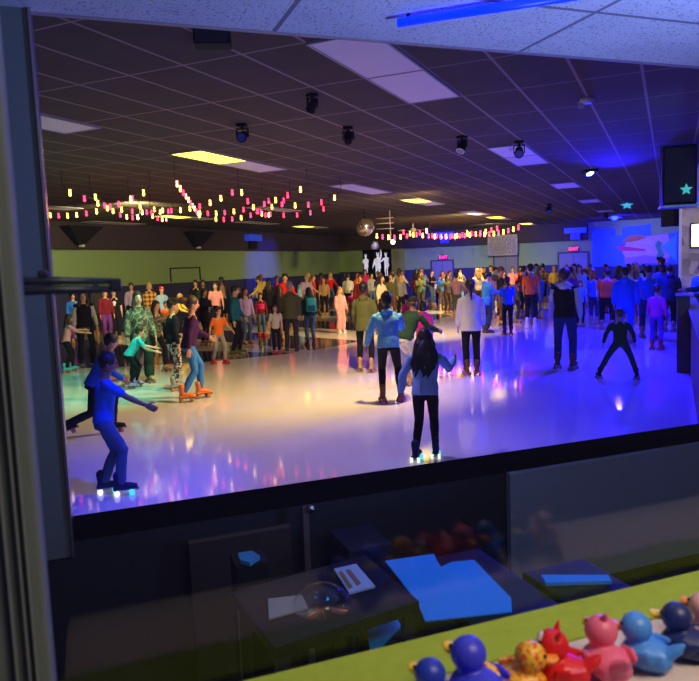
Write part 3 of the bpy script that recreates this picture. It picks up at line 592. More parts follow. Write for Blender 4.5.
person(168, 343, 1.25, 'orange', 'black', 'short', 'brown', 'tan', 180, 'reach', 'small child in orange shirt right of camouflage girl', 'shirt')
person(175, 338, 1.55, 'yellow', 'black', 'short', 'blonde', 'tan', 100, 'crouch', 'person in yellow shirt bending behind purple top woman', 'shirt')
person(198, 326, 1.72, 'black', 'black', 'short', 'black', 'tan', 180, 'stand', 'man in black tee standing before green wall frame', 'tee')
person(218, 334, 1.68, 'pink', 'black', 'short', 'brown', 'tan', 180, 'stand2', 'man in pink tee above the orange boy', 'tee')
person(206, 345, 1.55, 'black', 'black', 'bob', 'brown', 'tan', 130, 'folded', 'person in black coat between purple top woman and orange boy', 'coat')
person(117, 340, 1.60, 'black', 'black', 'short', 'black', 'tan', 180, 'stand', 'person in black tee with white skull print at left', 'tee')
person(108, 342, 1.62, 'maroon', 'purple', 'bob', 'auburn', 'tan', 160, 'stand', 'auburn haired person in maroon top right of black vest woman', 'shirt')
person(76, 343, 1.55, 'blue', 'purple', 'afro', 'black', 'tan', 170, 'stand', 'person with big round dark hair in blue top beside grey post', 'shirt')
# side area behind the rail
person(0, 0, 1.75, 'black', 'black', 'cap', 'black', 'shoes_black', -60, 'folded', 'person in black top and black cap behind right rail', 'shirt', pos=(.82, 14.5, .04))
person(0, 0, 1.70, 'teal', 'black', 'short', 'black', 'shoes_black', -80, 'reach', 'person in teal shirt leaning toward right rail', 'shirt', pos=(.85, 17.2, .04))
person(0, 0, 1.66, 'blue', 'navy', 'short', 'brown', 'shoes_black', 180, 'stand', 'person in blue shirt before lit stone wall', 'shirt', pos=(.72, 20.5, .04))
# --- the packed crowd further back
tops = ['black', 'navy', 'blue', 'teal', 'white', 'grey', 'maroon', 'red', 'mauve', 'purple', 'cream', 'tan', 'dark green', 'olive', 'lavender', 'yellow', 'magenta', 'light blue', 'dark grey', 'orange']
bots = ['black', 'denim', 'dark grey', 'navy', 'brown']
hairs = [('short', 'black'), ('short', 'brown'), ('long', 'brown'), ('bob', 'black'), ('long', 'blonde'), ('cap', 'black'), ('ponytail', 'auburn')]
zones = [(205, 'near the green left wall'), (290, 'between left wall and red jersey'), (360, 'below the disco ball'), (410, 'in front of dark stage'), (470, 'near leftmost exit door'), (545, 'near middle exit door'), (600, 'near rightmost exit door'), (700, 'below the painted mural')]
poses = ['stand', 'stand2', 'folded', 'hands_hips', 'glide']
used = set(); made = 0; tries = 0
rc = random.Random(21)
while made < 92 and tries < 6000:
    tries += 1
    x = rc.uniform(85, 684); y = rc.choice([rc.uniform(298, 306), rc.uniform(304, 316), rc.uniform(312, 326)])
    y += max(0, (250-x)*.06)
    p = atz(x, y, 0)
    if p.x < XL+.7 or p.y > YB-.8 or p.x > .0: continue
    if any((p.x-a)**2+(p.y-b)**2 < .40 for a, b, *_ in PEOPLE): continue
    if 300 < x < 480 and y > 318: continue
    z = next(n for lim, n in zones if x < lim)
    if x > 560: tp = rc.choice(['blue', 'navy', 'black', 'light blue', 'purple', 'teal', 'dark grey', 'magenta'])
    else: tp = rc.choice(tops)
    hs = rc.choice(hairs); bt = rc.choice(bots); k = (z, tp, hs)
    if k in used: continue
    used.add(k); hw = {'short': 'short %s hair', 'long': 'long %s hair', 'bob': '%s bobbed hair', 'cap': '%s cap', 'ponytail': '%s ponytail'}[hs[0]] % hs[1]
    person(x, y, rc.choice([1.35, 1.55, 1.62, 1.68, 1.72, 1.78, 1.82]), tp, bt, hs[0], hs[1], 'tan', rc.choice([0, 180, 170, 20, 90, -90, 150, -30]), rc.choice(poses),
           'distant person with %s and %s top %s' % (hw, tp, z), rc.choice(['tee', 'shirt', 'hoodie']), 'straight', rc.choice([0, 0, 1, 2, 3]), group='packed crowd at the back of the rink')
    made += 1

# extras worn or printed on people
def find(s): return next(o for l, o in LABELS.items() if s in l)
v_ = find('black vest over pale grey'); put('vest', cached(mk_top, 'stand2', .014, 'vest'), cloth('black'), v_)
k_ = find('magenta band'); J = joints('stand'); bm = bmesh.new()
torso(bm, J, [(.16, .158, .128, .004), (.2, .162, .132, .006), (.32, .172, .136, .008), (.36, .172, .132, .008)]); put('chest_band', finish(bm, 'chest_band'), cloth('magenta'), k_)
sk_ = find('skull print'); bm = bmesh.new()
ball(bm, (0, .128, 1.27), (.06, .012, .055)); box_into(bm, (-.035, .118, 1.17), (.035, .138, 1.23), .006); put('skull_print', finish(bm, 'skull_print'), mat('white_print', (.75, .75, .8), .7), sk_)
bp = find('teal backpack'); J = joints('stand')
t = thing('backpack', 'teal backpack worn by the person in green top', 'backpack', bp.location, bp.rotation_euler.z, scale=bp.scale[0])
bm = bmesh.new(); box_into(bm, (-.15, -.29, 1.02), (.15, -.135, 1.44), .05); put('bag_body', finish(bm, 'bag_body'), cloth('turquoise'), t)
bm = bmesh.new(); box_into(bm, (-.11, -.33, 1.05), (.11, -.285, 1.22), .02); put('front_pocket', finish(bm, 'front_pocket'), cloth('teal'), t)
for s in (-1, 1):
    bm = bmesh.new(); tube(bm, [(s*.10, -.15, 1.42), (s*.105, -.05, 1.50), (s*.105, .10, 1.44), (s*.12, .14, 1.28), (s*.15, .02, 1.12), (s*.12, -.15, 1.08)], [(.022, .008)]*6, 8); put('shoulder_strap', finish(bm, 'shoulder_strap'), cloth('teal'), t)

# ------------------------------------------------------------------ ceiling fittings
pale = mat('unlit_panel_diffuser', (.70, .66, .70), .6, bump=.05)
yel = mat('lit_yellow_diffuser', (.9, .75, .3), .6, emit=(1, .70, .04), es=6)
frame_m = mat('panel_frame', (.30, .27, .30), .5)
XG = lambda k: -.275-.61*k
def panel(k, y0, y1, lit, label, split=None, w_=1):
    xa, xb = XG(k+w_)+.015, XG(k)-.015; cx, cy = (xa+xb)/2, (y0+y1)/2
    t = thing('ceiling_light_panel', label, 'ceiling light', (cx, cy, CEIL-.012), group='troffer light panels in the dark rink ceiling')
    hx, hy = (xb-xa)/2, (y1-y0)/2
    put('panel_frame', boxes([((-hx-.01, -hy-.01, -.012), (-hx+.012, hy+.01, .011)), ((hx-.012, -hy-.01, -.012), (hx+.01, hy+.01, .011)), ((-hx, -hy-.01, -.012), (hx, -hy+.012, .011)), ((-hx, hy-.012, -.012), (hx, hy+.01, .011))] + ([((-hx, -.012, -.012), (hx, .012, .011))] if split else [])), frame_m, t)
    if split == 'half':
        put('lit_diffuser', boxes([((-hx+.012, -hy+.012, -.006), (hx-.012, -.012, .008))]), yel, t); put('unlit_diffuser', boxes([((-hx+.012, .012, -.006), (hx-.012, hy-.012, .008))]), pale, t)
    else:
        put('diffuser', boxes([((-hx+.012, -hy+.012, -.006), (hx-.012, hy-.012, .008))]), yel if lit else pale, t)
YG = lambda k: 5.29+1.285*(k)
def panel_px(pts, lit, label, split=None, xk=None):
    ps = [atz(x, y, CEIL) for x, y in pts]; xs = [p.x for p in ps]; ys = [p.y for p in ps]
    k = round((-.275-max(xs))/.61) if xk is None else xk
    panel(k, min(ys), max(ys), lit, label, split)
panel_px([(318, 40), (458, 95)], 0, 'largest unlit pale ceiling panel, nearest the window', 'two', 3)
panel_px([(490, 150), (547, 160), (518, 144), (518, 165)], 0, 'unlit ceiling panel behind a dark hanging lamp, nearest in right row', 'two', 3)
for i, (yy, nm) in enumerate([(18.6, 'second'), (24.3, 'third'), (30.2, 'fourth'), (35.9, 'farthest')]):
    panel(3, yy-.65, yy+.65, 0, '%s unlit pale panel of the row along the right ceiling' % nm)
panel(10, 8.9, 11.5, 1, 'brightest lit yellow ceiling panel above the string lights', 'half')
panel(10, 14.4, 16.9, 0, 'unlit pale panel between nearest yellow panel and disco ball', None)
panel(10, 19.0, 21.4, 1, 'lit yellow ceiling panel right of the disco ball', 'half')
panel(10, 25.0, 27.4, 0, 'unlit pale panel beyond disco ball, above right string lights')
panel(10, 29.2, 31.6, 1, 'lit yellow ceiling panel above middle exit door', 'half')
panel(10, 36.0, 38.2, 1, 'farthest lit yellow ceiling panel, near rightmost exit door', 'half')
panel(10, 5.4, 6.85, 0, 'unlit pale ceiling panel at the left edge beside grey post')
panel(23, 18.0, 20.6, 1, 'lit yellow ceiling panel low behind left string lights', 'half')
panel(23, 27.0, 29.4, 1, 'small lit yellow ceiling panel left of disco ball', 'half')
panel(17, 17.6, 20.0, 0, 'small unlit pale panel below the left string lights')
panel(23, 12.0, 14.5, 0, 'unlit pale panel at far left near left wall')
panel(28, 18.0, 20.6, 0, 'unlit pale panel above left wedge speakers')
panel(23, 22.6, 25.0, 0, 'unlit pale panel between two left yellow panels')

# stage lamps hanging from the ceiling
blk = mat('lamp_housing_black', (.008, .008, .010), .75, spec=.2)
lensm = mat('lamp_lens_blue', (.05, .08, .35), .1, spec=1)
def moving_head(px, py, label, yaw=0, tilt=35, s=1.0, ring=False, z=CEIL):
    p = atz(px, py, CEIL); t = thing('stage_lamp', label, 'stage lamp', (p.x, p.y, z), R(yaw), 'stage lamps under the rink ceiling', s*.62)
    bm = bmesh.new(); box_into(bm, (-.10, -.10, -.05), (.10, .10, 0), .01); cyl(bm, (0, 0, -.10), (0, 0, -.05), .03); put('base', finish(bm, 'base', False), blk, t)
    bm = bmesh.new()
    for s_ in (-1, 1): box_into(bm, (s_*.115-.012, -.03, -.27), (s_*.115+.012, .03, -.09), .005)
    box_into(bm, (-.125, -.03, -.11), (.125, .03, -.09), .005); put('yoke', finish(bm, 'yoke', False), blk, t)
    bm = bmesh.new(); cyl(bm, (0, -.13, 0), (0, .10, 0), .085, 20, .10); cyl(bm, (0, .10, 0), (0, .13, 0), .106, 20); ball(bm, (0, -.13, 0), (.083, .04, .083))
    h_ = put('lamp_head', finish(bm, 'lamp_head', False), blk, t, (0, 0, -.24), (R(-tilt), 0, 0))
    bm = bmesh.new(); cyl(bm, (0, .131, 0), (0, .136, 0), .085, 20); put('lens', finish(bm, 'lens', False), lensm, h_)
    if ring: bm = bmesh.new(); tube(bm, [(.09*math.cos(a*math.pi/8), .137, .09*math.sin(a*math.pi/8)) for a in range(17)], .012, 6); put('rim', finish(bm, 'rim'), mat('pale_rim', (.6, .6, .62), .3), h_)
    bm = bmesh.new(); tube(bm, [(.1, 0, -.03), (.22, .03, -.16), (.2, .05, -.22), (.1, .06, -.1)], .006, 6); put('cable', finish(bm, 'cable'), mat('cable_grey', (.12, .12, .13), .5), t)
moving_head(242, 124, 'stage lamp with blue lens, leftmost, right above yellow panel', 200, 20)
moving_head(312, 94, 'small box lamp hanging left of largest pale panel', 60, 40, .8)
moving_head(348, 127, 'tilted stage lamp below the largest pale panel', 20, -35)
moving_head(462, 136, 'round lamp with pale rim between largest panel and right row', 160, 55, ring=True)
moving_head(519, 141, 'stage lamp hanging in front of the unlit right panel', 190, 30, 1.1)
moving_head(549, 204, 'far small stage lamp left of the right panel row', 190, 40, 1.3)
moving_head(606, 213, 'far blue lamp below right panel row', 170, 40, 1.2)
p = atz(212, 30, CEIL); t = thing('speaker', 'black box speaker at top left just under booth ceiling edge', 'speaker', (p.x, p.y, CEIL), R(30), scale=.72)
put('cabinet', boxes([((-.19, -.12, -.17), (.19, .12, 0))], .012), blk, t); put('bracket', boxes([((-.03, -.13, -.03), (.03, .13, .0))]), blk, t); put('grille', boxes([((-.17, -.126, -.155), (.17, -.12, -.02))]), mat('speaker_grille', (.03, .03, .04), .7, bump=.6, bscale=300), t)
p = atz(587, 98, CEIL); t = thing('smoke_detector', 'small pale round detector on ceiling, upper right', 'detector', (p.x, p.y, CEIL))
bm = bmesh.new(); tube(bm, [(0, 0, 0), (0, 0, -.03), (0, 0, -.06)], [.08, .08, .05], 16); put('housing', finish(bm, 'housing'), mat('detector_white', (.5, .5, .55), .5), t); bm = bmesh.new(); box_into(bm, (-.1, -.02, -.1), (-.04, .02, -.03)); put('sensor', bm, mat('detector_white', (.5, .5, .55), .5), t)
# glowing blue bar lamp
p = atz(590, 170, CEIL); t = thing('blue_bar_lamp', 'glowing blue white bar lamp on ceiling at right', 'stage lamp', (p.x, p.y, CEIL), R(15))
put('housing', boxes([((-.14, -.22, -.06), (.14, .22, 0))], .01), blk, t); put('tube', boxes([((-.045, -.19, -.10), (.045, .19, -.06))], .015), mat('blue_tube_glow', (.3, .4, 1), .4, emit=(.25, .4, 1), es=22), t)
p = atz(617, 217, CEIL); t = thing('blue_dome_lamp', 'small glowing blue dome lamp far along right ceiling', 'stage lamp', (p.x, p.y-1.5, CEIL))
bm = bmesh.new(); ball(bm, (0, 0, -.1), (.16, .16, .12)); put('dome', finish(bm, 'dome'), mat('blue_dome_glow', (.05, .1, 1), .4, emit=(.01, .05, 1), es=5), t); put('base', boxes([((-.16, -.16, -.03), (.16, .16, 0))]), blk, t)
# hanging black speakers by the soffit
t = thing('hanging_speaker', 'large black speaker hanging near soffit at upper right', 'speaker', (.10, 13.3, 2.76), R(6))
put('cabinet', boxes([((-.26, -.2, 0), (.26, .2, .98))], .02), blk, t); put('grille', boxes([((-.23, -.21, .05), (.23, -.2, .93))]), mat('speaker_grille', (.03, .03, .04), .7), t)
bm = bmesh.new(); box_into(bm, (-.29, -.24, -.035), (.29, .22, 0)); put('cradle', bm, mat('cradle_steel', (.4, .38, .42), .4, .6), t)
for s in (-1, 1): bm = bmesh.new(); cyl(bm, (s*.275, 0, -.02), (s*.275, 0, 1.01), .012); put('hanger_rod', finish(bm, 'hanger_rod'), mat('cradle_steel', (.4, .38, .42), .4, .6), t)
t = thing('hanging_speaker', 'smaller black speaker farther back under the right ceiling', 'speaker', (.0, 22.5, 2.75), R(6))
put('cabinet', boxes([((-.26, -.2, 0), (.26, .2, .85))], .02), blk, t)
for s in (-1, 1): bm = bmesh.new(); cyl(bm, (s*.22, 0, .8), (s*.22, 0, 1.02), .012); put('hanger_rod', finish(bm, 'hanger_rod'), blk, t)
# disco ball
bp_ = aty(365, 227, 22.0); t = thing('disco_ball', 'mirrored disco ball hanging left of stage', 'disco ball', (bp_.x, bp_.y, bp_.z))
bm = bmesh.new(); bmesh.ops.create_uvsphere(bm, u_segments=40, v_segments=24, radius=.31, calc_uvs=True); me = finish(bm, 'mirror_sphere', False); 
dm = grid_material('mirror_facets', (.8, .72, .66), (.1, .1, .1), .05, .05, 0, 0, .006, .006, .2); dm.node_tree.nodes['Principled BSDF'].inputs['Metallic'].default_value = .85
put('mirror_sphere', me, dm, t); bm = bmesh.new(); cyl(bm, (0, 0, .3), (0, 0, CEIL-bp_.z), .012); cyl(bm, (0, 0, .29), (0, 0, .36), .05); put('chain', finish(bm, 'chain'), blk, t)
spot('disco_pin_light', (bp_.x+2.2, bp_.y-3.0, CEIL-.2), bp_, (1, .85, .7), 60, 16, .3, .05)
# light bar pole near ball
q = atz(378, 222, CEIL); t = thing('light_bar_rig', 'pale pole with cross bars hanging beside disco ball', 'lighting rig', (bp_.x+.75, bp_.y+.4, CEIL))
bm = bmesh.new(); cyl(bm, (0, 0, -1.0), (0, 0, 0), .018); put('pole', finish(bm, 'pole'), mat('pole_pale', (.6, .58, .6), .5), t)
for z_ in (-.25, -.42, -.6): bm = bmesh.new(); cyl(bm, (-.5, 0, z_), (.12, 0, z_), .014); put('cross_bar', finish(bm, 'cross_bar'), mat('pole_pale', (.6, .58, .6), .5), t)
bm = bmesh.new(); ball(bm, (.08, 0, -1.06), .075); put('lit_bulb', finish(bm, 'lit_bulb'), mat('white_bulb', (1, 1, 1), .4, emit=(1, .9, .8), es=9), t)
# ceiling fan far
q = atz(411, 219, CEIL); q = Vector((-10.6, 30.5, CEIL)); t = thing('ceiling_fan', 'pale ceiling fan above the right string lights', 'ceiling fan', q)
bm = bmesh.new(); cyl(bm, (0, 0, -.25), (0, 0, 0), .025); cyl(bm, (0, 0, -.38), (0, 0, -.22), .12); put('motor', finish(bm, 'motor'), mat('fan_white', (.5, .48, .5), .5), t)
for k in range(4):
    bm = bmesh.new(); box_into(bm, (.1, -.07, -.31), (.68, .07, -.295)); put('blade', bm, mat('fan_white', (.5, .48, .5), .5), t, rot=(0, 0, k*math.pi/2+.4))
# string lights
warm = mat('bulb_yellow_glow', (1, .7, .2), .3, emit=(1, .50, .06), es=12); redb = mat('bulb_red_glow', (1, .1, .15), .3, emit=(1, .02, .07), es=9); pinkb = mat('bulb_pink_glow', (1, .5, .5), .3, emit=(1, .25, .15), es=8)
wire = mat('string_wire', (.03, .025, .025), .6)
def mk_bulb():
    bm = bmesh.new(); ball(bm, (0, 0, -.070), (.021, .021, .030), 10, 8); cyl(bm, (0, 0, -.04), (0, 0, 0), .016, 8); return finish(bm, 'bulb')
def strand(a, b, n, z, label, mats, sag=.18, jz=0):
    A = atz(*a, z); B = atz(*b, z+jz); hk = CEIL-z; t = thing('string_lights', label, 'string lights', A, group='strings of coloured bulbs under the ceiling')
    pts = [(B-A)*(i/(n*2)) + Vector((0, 0, -sag*4*(i/(n*2))*(1-i/(n*2)))) for i in range(n*2+1)]
    bm = bmesh.new(); tube(bm, pts, .010, 5); put('wire', finish(bm, 'wire'), wire, t)
    for e_ in (Vector((0, 0, 0)), B-A): bm = bmesh.new(); tube(bm, [e_, e_+Vector((0, 0, hk))], .006, 5); put('hook_wire', finish(bm, 'hook_wire'), wire, t)
    for i in range(n):
        put('bulb', cached(mk_bulb), mats[i % len(mats)], t, pts[i*2+1], scale=1.15*max(1, (A+(B-A)*(i/n)).length/17))
YR = [warm, redb]; Z1 = 3.5
strand((46, 212), (150, 186), 10, Z1, 'string of bulbs rising right from the grey post', [warm, redb, warm])
strand((62, 186), (172, 208), 10, Z1, 'string of bulbs dipping right in left cluster', YR)
strand((90, 189), (140, 214), 7, Z1, 'short steep string of bulbs in left cluster', YR)
strand((128, 190), (168, 216), 7, Z1, 'short steep string left of the dense diagonal strand', [redb, warm])
strand((150, 206), (238, 186), 9, Z1, 'string of bulbs crossing behind the dense diagonal strand', [warm, warm, redb])
strand((175, 178), (200, 214), 11, Z1, 'dense bright diagonal strand of pink white bulbs', [pinkb, warm, redb], 0)
strand((196, 210), (307, 183), 11, Z1, 'string of bulbs rising right from diagonal strand', YR)
strand((212, 216), (290, 194), 8, Z1, 'lower string of bulbs right of diagonal strand', [warm, redb, redb])
strand((238, 184), (270, 212), 7, Z1, 'short steep string of bulbs right of diagonal strand', [warm, redb])
strand((262, 196), (341, 192), 6, Z1, 'rightmost red string of the left cluster', [redb, redb, warm])
strand((250, 207), (330, 204), 6, Z1, 'lowest red string of the left cluster', [redb, redb])
strand((374, 233), (430, 227), 9, 3.4, 'far string of bulbs beginning beside disco ball', YR)
strand((400, 229), (470, 231), 12, 3.4, 'far string of bulbs above leftmost exit door', [redb, warm])
strand((430, 233), (500, 225), 14, 3.4, 'far string of bulbs left of white letter board', [redb, redb, warm])
strand((465, 230), (521, 224), 12, 3.4, 'far string of bulbs ending above middle exit door', [warm, redb])
# laser stars: projected light built as glowing solid stars
grn = mat('green_star_glow', (.1, .6, .5), .5, emit=(.05, .55, .4), es=.9)
for (pp, lb) in ((atz(627, 203, CEIL), 'green laser light star on ceiling past blue bar lamp'), (Vector((.22, 13.05, 3.0)), 'green laser light star on large hanging speaker')):
    bm = bmesh.new(); n = 10; vt = []
    rr = .22 if pp.z > 3 else .10
    poly = [(math.cos(math.pi*2*i/n+1.57)*(rr if i % 2 == 0 else rr*.45), math.sin(math.pi*2*i/n+1.57)*(rr if i % 2 == 0 else rr*.45)) for i in range(n)]
    prism(bm, poly, -.006, .006); o = put('star', bm, grn, None, pp+Vector((0, -.0, -.08 if pp.z > 3 else 0)), (R(55) if pp.z > 3 else 0, 0, 0)); tag(o, lb, 'star')

# ------------------------------------------------------------------ back and side walls
def text_obj(name, s, size, mt, parent=None, loc=(0, 0, 0), rot=(R(90), 0, 0), ext=.004):
    cu = bpy.data.curves.new(name, 'FONT'); cu.body = s; cu.size = size; cu.extrude = ext; cu.align_x = 'CENTER'; cu.align_y = 'CENTER'
    o = bpy.data.objects.new(name, cu); COL.objects.link(o); o.data.materials.append(mt)
    dg = bpy.context.evaluated_depsgraph_get(); dg.update(); me = bpy.data.meshes.new_from_object(o.evaluated_get(dg)); bpy.data.objects.remove(o)
    me.materials.clear(); return put(name, me, mt, parent, loc, rot)
doorm = mat('exit_door_grey_blue', (.16, .18, .30), .6); dfr = mat('door_frame_dark', (.04, .045, .07), .6)
exr = mat('exit_sign_glow', (.8, .05, .15), .5, emit=(1, .03, .22), es=5); exb = mat('exit_sign_case', (.25, .02, .05), .5)
for i, (xa, xb, zt, xs_) in enumerate([(-12.45, -11.25, 2.05, -11.75), (-8.85, -7.62, 2.28, -8.25), (-5.4, -3.98, 2.2, -4.66)]):
    d_ = struct('door_%d' % (i+1), boxes([((xa, YB-.07, 0), (xb, YB-.02, zt))]), doorm)
    struct('door_frame', boxes([((xa-.08, YB-.09, 0), (xa, YB-.01, zt+.08)), ((xb, YB-.09, 0), (xb+.08, YB-.01, zt+.08)), ((xa, YB-.09, zt), (xb, YB-.01, zt+.08))]), dfr, parent=d_)
    struct('door_split', boxes([(((xa+xb)/2-.01, YB-.075, 0), ((xa+xb)/2+.01, YB-.065, zt))]), dfr, parent=d_)
    t = thing('exit_sign', 'pink red lit exit sign above %s exit door' % ('leftmost', 'middle', 'rightmost')[i], 'exit sign', (xs_, YB-.12, zt+.22))
    put('sign_case', boxes([((-.24, 0, -.13), (.24, .09, .13))], .01), exb, t); text_obj('exit_letters', 'EXIT', .24, exr, t, (0, -.004, -.005))
t = thing('letter_board', 'white board with rows of small letters above middle exit door', 'board', (-8.33, YB-.42, 2.78))
bd = patch_material('board_print', [(.16, .14, .28), (.42, .40, .58)], 17)
put('board_panel', boxes([((-.77, 0, -.52), (.77, .05, .52))], .005), bd, t)
put('board_frame', boxes([((-.8, -.01, -.55), (-.76, .055, .55)), ((.76, -.01, -.55), (.8, .055, .55)), ((-.8, -.01, .51), (.8, .055, .55)), ((-.8, -.01, -.55), (.8, .055, -.51))]), mat('board_frame', (.4, .38, .5), .5), t)
# green wall details on the left wall
t = thing('wall_frame', 'thin dark rectangular outline frame on the green left wall', 'wall frame', (XL+.01, 20.9+3, 1.60))
put('outline', boxes([((0, -1.0, 0), (.03, -.95, .55)), ((0, .95, 0), (.03, 1.0, .55)), ((0, -1.0, .52), (.03, 1.0, .57))]), black, t)
for (px, lb) in ((80, 'black wedge speaker high on left wall, nearer the grey post'), (197, 'black wedge speaker high on left wall below yellow panel')):
    d = ray(px, 236); yy = (XL+.5)/d.x*d.y
    t = thing('wedge_speaker', lb, 'speaker', (XL+.36, yy, 2.98)); bm = bmesh.new()
    a = [(0, -.75, .62), (.5, -.75, .62), (.5, .75, .62), (0, .75, .62), (0, -.1, 0), (.2, -.1, 0), (.2, .1, 0), (0, .1, 0)]; vs = [bm.verts.new(v) for v in a]
    for f in ((0, 1, 2, 3), (7, 6, 5, 4), (0, 4, 5, 1), (1, 5, 6, 2), (2, 6, 7, 3), (3, 7, 4, 0)): bm.faces.new([vs[i] for i in f])
    put('wedge_cabinet', finish(bm, 'wedge_cabinet', False), blk, t); bm = bmesh.new(); box_into(bm, (.12, -.07, -.06), (.26, .07, .02), .01); put('small_lamp', bm, mat('lamp_white', (.6, .6, .6), .5), t)
for (px, py, Y, lb) in ((575, 234, YB-.6, 'blue lit box fixture on the back wall left of mural'), (444, 238, YB-.6, 'blue lit box fixture above the leftmost exit door')):
    p = aty(px, py, Y); t = thing('wall_fixture', lb, 'wall fixture', p); put('fixture_box', boxes([((-.55, 0, .05), (.55, .24, .32))], .02), mat('fixture_blue_lit', (.05, .12, .9), .5, emit=(.0, .03, .8), es=.35), t); put('fixture_mount', boxes([((-.25, .02, -.30), (.25, .22, .05))], .02), mat('fixture_dark_blue', (.03, .06, .5), .5), t)  # blue light falling on the boxes is put into their colour and glow
p = Vector((XL+.36, 28.5, 3.1)); t = thing('wall_fixture', 'blue lit box fixture high on the left wall', 'wall fixture', p)
put('fixture_box', boxes([((0, -.55, .2), (.3, .55, .5))], .02), mat('fixture_blue_lit', (.05, .12, .9), .5), t); put('fixture_mount', boxes([((0, -.25, -.15), (.2, .25, .2))], .02), blk, t)
# stage figures: white robed animal statues
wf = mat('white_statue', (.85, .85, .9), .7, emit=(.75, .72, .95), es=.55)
for (px, sc_, lb, ps) in ((366, .80, 'smaller white glowing statue at left of dark stage', 'folded'), (378, 1.0, 'tallest white glowing statue in middle of dark stage, arm raised', 'wave'), (386.5, .85, 'smaller white glowing statue at right of dark stage', 'reach')):
    p = aty(px, 262, YB+.9); t = thing('stage_statue', lb, 'statue', (p.x, p.y, 1.22 if sc_ < 1 else .95), R(180), 'white statues on the dark stage', sc_)
    t.scale = (sc_*1.0,)*3
    put('figure', cached(mk_body, ps, .019, False), wf, t); put('robe', cached(mk_top, ps, .022, 'coat'), wf, t)
    J = joints(ps)
    for s in (-1, 1): bm = bmesh.new(); capsule(bm, [hl_(J, (s*.05, 0, .09)), hl_(J, (s*.075, 0, .17))], [.035, .015], 8); put('ear', finish(bm, 'ear'), wf, t)
t = thing('stage_platform', 'black stage platform carrying the white statues', 'platform', (0, 0, 0))
put('deck', boxes([((O0-.4, YB+.25, .0), (O1+.4, YB+2.7, .95))]), black, t); put('riser', boxes([((-16.7, YB+.5, .95), (-16.1, YB+1.4, 1.22)), ((-15.7, YB+.5, .95), (-14.9, YB+1.4, 1.22))]), black, t)
spot('stage_spot_light', (-15.8, YB-.6, 3.3), (-15.9, YB+1.0, 2.2), (.9, .85, 1), 90, 60, .5)

# mural at the back right
spot('added_mural_fill', (-1.6, YB-4, 3.5), (-1.0, YB, 2.4), (1, .85, .75), 230, 70, .8)  # added fill that brightens the mural, no fitting there
mb = mat('mural_blue', (.03, .16, .75), .7, vary=.2, bscale=3); mur = thing('mural_panel', 'long painted mural in blues, pinks and orange on back wall', 'mural', (0, YB-.10, 0))
def poly_part(name, pts, mt, off, parent=mur):
    bm = bmesh.new(); P = [aty(x, y, YB-.1-off) for x, y in pts]; prism(bm, [(p.x, p.z) for p in P], -off, -off+.03 if off else .03); o = put(name, finish(bm, name, False), mt, parent); return o
poly_part('blue_backing', [(592, 229), (616, 228), (616, 235), (622, 235), (622, 227), (651, 224), (652, 236), (684, 231), (684, 264), (592, 267)], mb, .0)
poly_part('pink_ship_body', [(622, 252), (626, 243), (634, 238), (650, 236), (668, 234), (672, 250), (668, 262), (640, 264), (628, 262)], mat('mural_pink', (.50, .30, .45), .7, vary=.3, bscale=4), .03)
poly_part('orange_dome', [(622, 243), (626, 238), (633, 235), (641, 235), (647, 238), (636, 241)], mat('mural_orange', (.45, .14, .08), .7, vary=.3, bscale=5), .06)
poly_part('red_stripe', [(615, 247), (622, 246), (645, 249), (645, 251), (622, 251)], mat('mural_red', (.55, .03, .18), .7), .06)
poly_part('green_plant', [(655, 245), (658, 240), (662, 243), (661, 248), (664, 255), (660, 262), (656, 260), (658, 252)], mat('mural_green', (.03, .25, .18), .7), .06)
poly_part('sky_triangle', [(661, 247), (677, 234), (677, 262)], mat('mural_sky', (.06, .38, .85), .7), .06)
poly_part('purple_sand', [(624, 258), (645, 255), (668, 258), (668, 263), (625, 264)], mat('mural_purple', (.30, .16, .42), .7), .06)
# stone wall end trim, lit menu screen
struct('trim_13', boxes([((.20, 21.95, 0), (.27, 22.25, 3.2))]), mat('white_corner_trim', (.7, .7, .75), .5))
t = thing('menu_screen', 'bright yellow white lit screen on the stone wall', 'screen', (.98, 21.9, 2.44))
put('screen_case', boxes([((-.50, 0, -.34), (.50, .08, .34))], .01), blk, t)
sm = patch_material('screen_glow', [(.9, .8, .4), (.95, .95, .85), (.9, .6, .3)], 5); b_ = sm.node_tree.nodes['Principled BSDF']; sm.node_tree.links.new([n for n in sm.node_tree.nodes if n.type == 'VALTORGB'][0].outputs[0], b_.inputs['Emission Color']); b_.inputs['Emission Strength'].default_value = 2.2
put('screen_face', boxes([((-.47, -.012, -.31), (.47, 0, .31))]), sm, t)
spot('side_area_light', (1.4, 19.0, 3.1), (.9, 22, 1.9), (1, .85, .65), 160, 100, .6)
spot('side_blue_light', (1.2, 8.0, 2.2), (1.0, 12, 3.2), (.15, .42, 1), 150, 130, .8)
t = thing('tall_counter', 'dark brown counter box beside the rail at right edge', 'counter', (.12, 13.2, 0))
put('counter_body', boxes([((-.02, -.5, 0), (.17, .5, 1.22))], .01), wood, t); put('counter_top', boxes([((-.04, -.53, 1.22), (.17, .53, 1.27))], .008), mat('rail_cap', (.05, .035, .04), .5), t)

